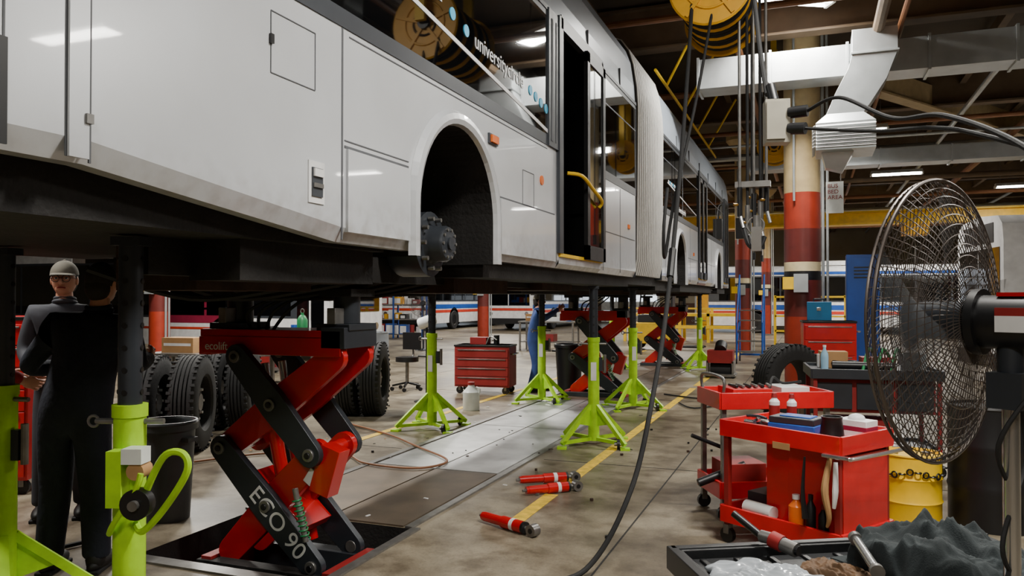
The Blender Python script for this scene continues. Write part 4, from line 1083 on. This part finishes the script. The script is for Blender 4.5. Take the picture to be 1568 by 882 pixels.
def person(name,loc,rz,k,cloth_m,Rarm,Larm,legs,lean=0,cap=True,glasses=False,hrz=0,htilt=0,lx=0,wide=1.0):
    em=bpy.data.objects.new(name,None); sc.collection.objects.link(em); em.location=loc; em.rotation_euler=(0,0,rz); em.scale=(k,k,k); em.empty_display_size=.3
    ly=lean
    V=[];Rr=[];E=[]
    def v(p,r,par=None):
        V.append(p);Rr.append(r)
        if par is not None:E.append((par,len(V)-1))
        return len(V)-1
    w=wide
    pel=v((0,0,.95),(.155*w,.12*w)); a=v((lx*.3,ly*.3,1.12),(.15*w,.12*w),pel); c=v((lx*.75,ly*.75,1.33),(.175*w,.13*w),a); nb=v((lx,ly,1.47),(.085,.075),c); v((lx,ly+.005,1.53),(.06,.06),nb)
    for s,arm in((1,Rarm),(-1,Larm)):
        sz=arm[3] if len(arm)>3 else 1.42
        sh=v((lx*.85+s*.19,ly*.9,sz),(.08,.08),c); el=v(arm[0],(.06,.06),sh); wr=v(arm[1],(.045,.045),el)
        e_=Vector(arm[0]);w_=Vector(arm[1]); ex=w_+(w_-e_).normalized()*.02; v(tuple(ex),(.038,.038),wr)
    for s,lg in((1,legs[0]),(-1,legs[1])):
        hp=v((s*.095,0,.86),(.115,.12),pel); kn=v(lg[0],(.09,.092),hp); an=v(lg[1],(.075,.08),kn); v((lg[1][0],lg[1][1],lg[1][2]-.05),(.078,.084),an)
    me=bpy.data.meshes.new(name+'_body'); me.from_pydata(V,E,[]); ob=bpy.data.objects.new('clothed_body',me); sc.collection.objects.link(ob); ob.parent=em
    md=ob.modifiers.new('Skin','SKIN'); md.use_smooth_shade=True
    for i,r in enumerate(Rr): me.skin_vertices[0].data[i].radius=r
    me.skin_vertices[0].data[0].use_root=True
    sb=ob.modifiers.new('Sub','SUBSURF'); sb.levels=2; sb.render_levels=2
    me.materials.append(cloth_m)
    b=B()
    for s,arm in((1,Rarm),(-1,Larm)):
        e_=Vector(arm[0]);w_=Vector(arm[1]);f=(w_-e_).normalized()
        b.cyl(w_,w_+f*.045,.029,skin,r1=.026,seg=12)
        nn=Vector(arm[2])
        hand(b,w_+f*.035,f,nn,s,skin,.45)
    b.finish('hands',(0,0,0),local=True,parent=em,smooth=70)
    b=B()
    for s,lg in((1,legs[0]),(-1,legs[1])):
        x,y,z=lg[1]
        b.ell((x,y+.06,.045),(.052,.15,.05),shoe,18,10,lo=-.75); b.ell((x,y-.01,.075),(.052,.065,.07),shoe,16,8); b.box((x,y+.055,.012),(.09,.27,.024),blackr)
        b.cyl((x,y-.005,.05),(x,y-.005,.16),.052,shoe,seg=16)
    b.finish('boots',(0,0,0),local=True,parent=em,bevel=.006,smooth=60)
    b=B(); b.torus((lx,ly,1.495),(0,-.2,1),.066,.016,cloth_m,20,8); b.torus((lx,ly-.005,1.52),(0,-.2,1),.06,.014,cloth_m,20,8)
    b.finish('collar',(0,0,0),local=True,parent=em)
    head('head',em,(lx*1.1,ly+.02,1.655),hrz,htilt,cap,glasses)
    return em
stl=(((.11,.03,.48),(.13,0,.12)),((-.11,.03,.48),(-.13,.0,.12)))
person('standing_mechanic',(-4.05,3.38,0),.45,1.02,navy,((.33,.06,1.17),(.3,.3,1.2),(-1,0,.3)),((-.3,.06,1.16),(-.2,.3,1.15),(1,0,.3)),stl,.08,cap=False,htilt=-.1,hrz=-.2,lx=.1,wide=1.15)
person('capped_mechanic',(-5.17,4.24,0),math.radians(-142),1.05,greycl,((.24,.05,1.15),(.14,.25,1.05),(-1,0,.3)),((-.24,.05,1.15),(-.14,.25,1.05),(1,0,.3)),stl,.03,cap=True,glasses=True)
person('red_shirt_mechanic',(-4.98,3.3,0),math.radians(-30),1.0,redcl,((.3,.1,1.2),(.22,.32,1.1),(-1,0,.3)),((-.3,.05,1.18),(-.2,.28,1.1),(1,0,.3)),stl,.1,cap=False)
person('reaching_mechanic',(-4.5,12.75,0),math.radians(-65),.94,bluecl,((.27,.2,1.36),(.2,.42,1.5),(-1,0,0)),((-.24,.2,1.3),(-.12,.42,1.45),(1,0,0)),(((.11,.05,.48),(.12,-.05,.12)),((-.11,.08,.48),(-.12,.12,.12))),.08,cap=True,wide=1.1)

# ------------------------------------------------------------ far clutter
def shelving(x,y,rz,w=2.4,h=2.0,d=.6,mc=blue):
    b=B()
    for sx in(-1,0,1):
        for sy in(-1,1): b.bb(sx*w/2-.03,sx*w/2+.03,sy*d/2-.03,sy*d/2+.03,0,h,mc)
    rnd=random.Random(int(x*10+y))
    for i in range(4):
        z=.15+i*(h-.2)/3; b.bb(-w/2,w/2,-d/2,d/2,z-.02,z+.02,steel)
        if i==3 : continue
        px=-w/2+.1
        while px<w/2-.25:
            ww=rnd.uniform(.15,.35); hh=rnd.uniform(.12,.42)
            m=rnd.choice([card,redd,whitep,blackp,green,stripeb,yellowd,galv])
            if rnd.random()<.6: b.bb(px,px+ww,-d/2+.08,d/2-.1,z+.02,z+.02+hh,m); b.bb(px+.03,px+ww-.03,-d/2+.07,-d/2+.08,z+.05,z+hh-.04,whitep)
            else: b.cyl((px+ww/2,0,z+.02),(px+ww/2,0,z+.02+hh),ww*.42,m)
            px+=ww+.04
    b.finish('storage_shelf',(x,y,0),rz=rz,local=True)
for x,y,rz,m in[(-15.8,28,.2,blue),(-22.5,30,.2,yellowd),(9,30,0,yellowd)]:
    shelving(x,y,rz,mc=m)
def table(name,x,y,rz,w,d,h,m=steel):
    b=B(); b.bb(-w/2,w/2,-d/2,d/2,h-.04,h,m)
    for sx in(-1,1):
        for sy in(-1,1): b.bb(sx*(w/2-.05)-.025,sx*(w/2-.05)+.025,sy*(d/2-.05)-.025,sy*(d/2-.05)+.025,0,h-.04,m)
    b.bb(-w/2+.05,w/2-.05,-d/2+.05,d/2-.05,.25,.28,m)
    b.bb(-w*.4,-w*.1,-.15,.15,h,h+.22,card); b.bb(-w*.38,-w*.12,-.152,-.15,h+.1,h+.14,whitep); b.bb(0,w*.2,-.1,.15,h,h+.12,whitep); b.cyl((w*.35,0,h),(w*.35,0,h+.25),.08,stripeb); b.bb(-.4,.2,-.2,.2,.28,.5,redd)
    b.finish(name,(x,y,0),rz=rz,local=True)
table('work_table',-8.3,9.2,.1,1.8,.7,.8); table('work_table',-9.8,12.3,.2,1.8,.7,.85); table('work_table',-7.6,23,0,1.8,.7,.9)
b=B(); b.lathe([(0,0),(.08,0),(.1,.04),(.1,.34),(.06,.42),(.03,.44),(.03,.48)],(-9.0,12.4,.85),(0,0,1),green,20); b.torus((-9.0,12.4,1.36),(0,1,0),.04,.01,steel,16); b.finish('gas_bottle',(-9.0,12.4,.85))
b=B(); x,y=-6.6,12.1
b.cyl((x,y,.5),(x,y,.58),.2,blackp,seg=24); b.cyl((x,y,.12),(x,y,.5),.03,steel); b.bb(x-.17,x+.17,y+.15,y+.2,.7,1.0,blackp); b.tube([(x,y+.1,.52),(x,y+.22,.6),(x,y+.2,.8)],.018,steel)
for k in range(5):
    a=2*pi*k/5; b.beam((x,y,.14),(x+.26*math.cos(a),y+.26*math.sin(a),.09),.035,.03,blackp); b.cyl((x+.26*math.cos(a),y+.26*math.sin(a)-.015,.035),(x+.26*math.cos(a),y+.26*math.sin(a)+.015,.035),.035,blackp,seg=12)
b.finish('shop_stool',(x,y,0))
b=B(); x,y=-5.6,10.9
b.cyl((x,y,.02),(x,y,1.2),.02,blackp); b.lathe([(0,.04),(.05,.04),(.2,.01),(.2,0)],(x,y,0),(0,0,1),blackp,20); b.cyl((x-.12,y,1.2),(x+.12,y,1.28),.09,whitep,seg=18); b.cyl((x-.15,y,.7),(x+.15,y,.7),.015,blackp); b.finish('work_lamp_stand',(x,y,0))
b=B(); x,y=-1.75,19.9
for s in(0,.6):
    b.beam((x+s,y,.1),(x+s,y+.9,1.3),.03,.04,stripeb); b.cyl((x+s,y+.95,.1),(x+s,y+.95,2.2),.02,stripeb,seg=8); b.cyl((x+s,y,.1),(x+s,y,1.0),.02,stripeb,seg=8); b.cyl((x+s,y,1.0),(x+s,y+.95,2.2),.02,stripeb,seg=8); b.cyl((x+s-.015,y,.06),(x+s+.015,y,.06),.06,blackp,seg=14); b.cyl((x+s-.015,y+.95,.06),(x+s+.015,y+.95,.06),.06,blackp,seg=14)
for i in range(5): b.bb(x,x+.6,y+.02+i*.2,y+.2+i*.2,.28+i*.25,.31+i*.25,steel)
b.bb(x,x+.6,y+.9,y+.95,.15,.2,stripeb)
b.finish('rolling_ladder',(x,y,0))
b=B()
b.bb(-6.6,-2.5,29,30.2,.95,1.05,yellow); b.bb(-6.6,-2.5,28.98,29.0,.5,.62,yellow)
x=-6.6
while x<=-2.45: b.bb(x-.05,x+.05,29,29.1,0,1.25,yellow); b.bb(x-.05,x+.05,30.1,30.2,0,1.25,yellow); x+=1.02
b.bb(-6.6,-2.5,29.02,29.08,1.2,1.26,yellow)
b.finish('service_platform',(-4.2,29.6,0))
b=B()
for x in(-1.2,-.1,1.0): b.bb(x-.04,x+.04,28,28.08,0,1.7,yellow)
for z in(.5,1.0,1.65): b.bb(-1.2,1.0,28.0,28.08,z-.03,z+.03,yellow)
b.finish('guard_rail',(-.1,28,0))
b=B(); x,y=-4.6,24.6
b.bb(x-.8,x+.5,y-.4,y+.4,.2,.85,yellow); b.bb(x-.5,x+.2,y-.38,y+.38,.85,1.1,blackp); b.bb(x+.5,x+1.5,y-.3,y-.15,.08,.14,blackp); b.bb(x+.5,x+1.5,y+.15,y+.3,.08,.14,blackp)
for sx in(-.6,.3):
    for sy in(-.42,.42): b.cyl((x+sx,y+sy-.05,.2),(x+sx,y+sy+.05,.2),.2,blackr,seg=20)
for sx in(-.5,.4):
    for sy in(-.3,.3): b.cyl((x+sx,y+sy,.85),(x+sx*.8,y+sy,1.85),.025,blackp)
b.bb(x-.45,x+.35,y-.33,y+.33,1.85,1.9,blackp); b.bb(x+.5,x+.56,y-.25,y+.25,.1,1.7,blackp); b.finish('forklift',(x,y,0),bevel=.02)
b=B(); x,y=-1.75,16.4
b.bb(x-.25,x+.25,y-.2,y+.2,.3,.55,redd); b.cyl((x-.2,y,.16),(x+.2,y,.16),.14,blackr); b.cyl((x,y-.1,.55),(x,y+.1,.65),.12,blackp); b.bb(x-.3,x+.3,y-.25,y+.25,0.04,.08,steel)
for s in(-1,1):
    b.bb(x+s*.25-.02,x+s*.25+.02,y-.2,y+.2,.06,.34,steel); b.cyl((x+s*.25,y-.22,.04),(x+s*.25,y-.18,.04),.04,blackp,seg=12); b.cyl((x+s*.25,y+.18,.04),(x+s*.25,y+.22,.04),.04,blackp,seg=12)
b.finish('transmission_dolly',(x,y,0))
for i,(x) in enumerate((-24,-17.5,-11,-5)):
    b=B(); b.bb(x-1.9,x+1.9,49.9,49.97,.05,3.6,fixt)
    for k in range(4):
        for j in range(4): b.bb(x-1.75+j*.9,x-1.75+j*.9+.78,49.88,49.9,1.4+k*.5,1.8+k*.5,whitew)
    b.finish('door_%d'%(i+1),(x,49.9,0))

# ------------------------------------------------------------ world
w=bpy.data.worlds.new('world'); sc.world=w; w.use_nodes=True
w.node_tree.nodes['Background'].inputs[0].default_value=(.75,.8,.9,1); w.node_tree.nodes['Background'].inputs[1].default_value=.15
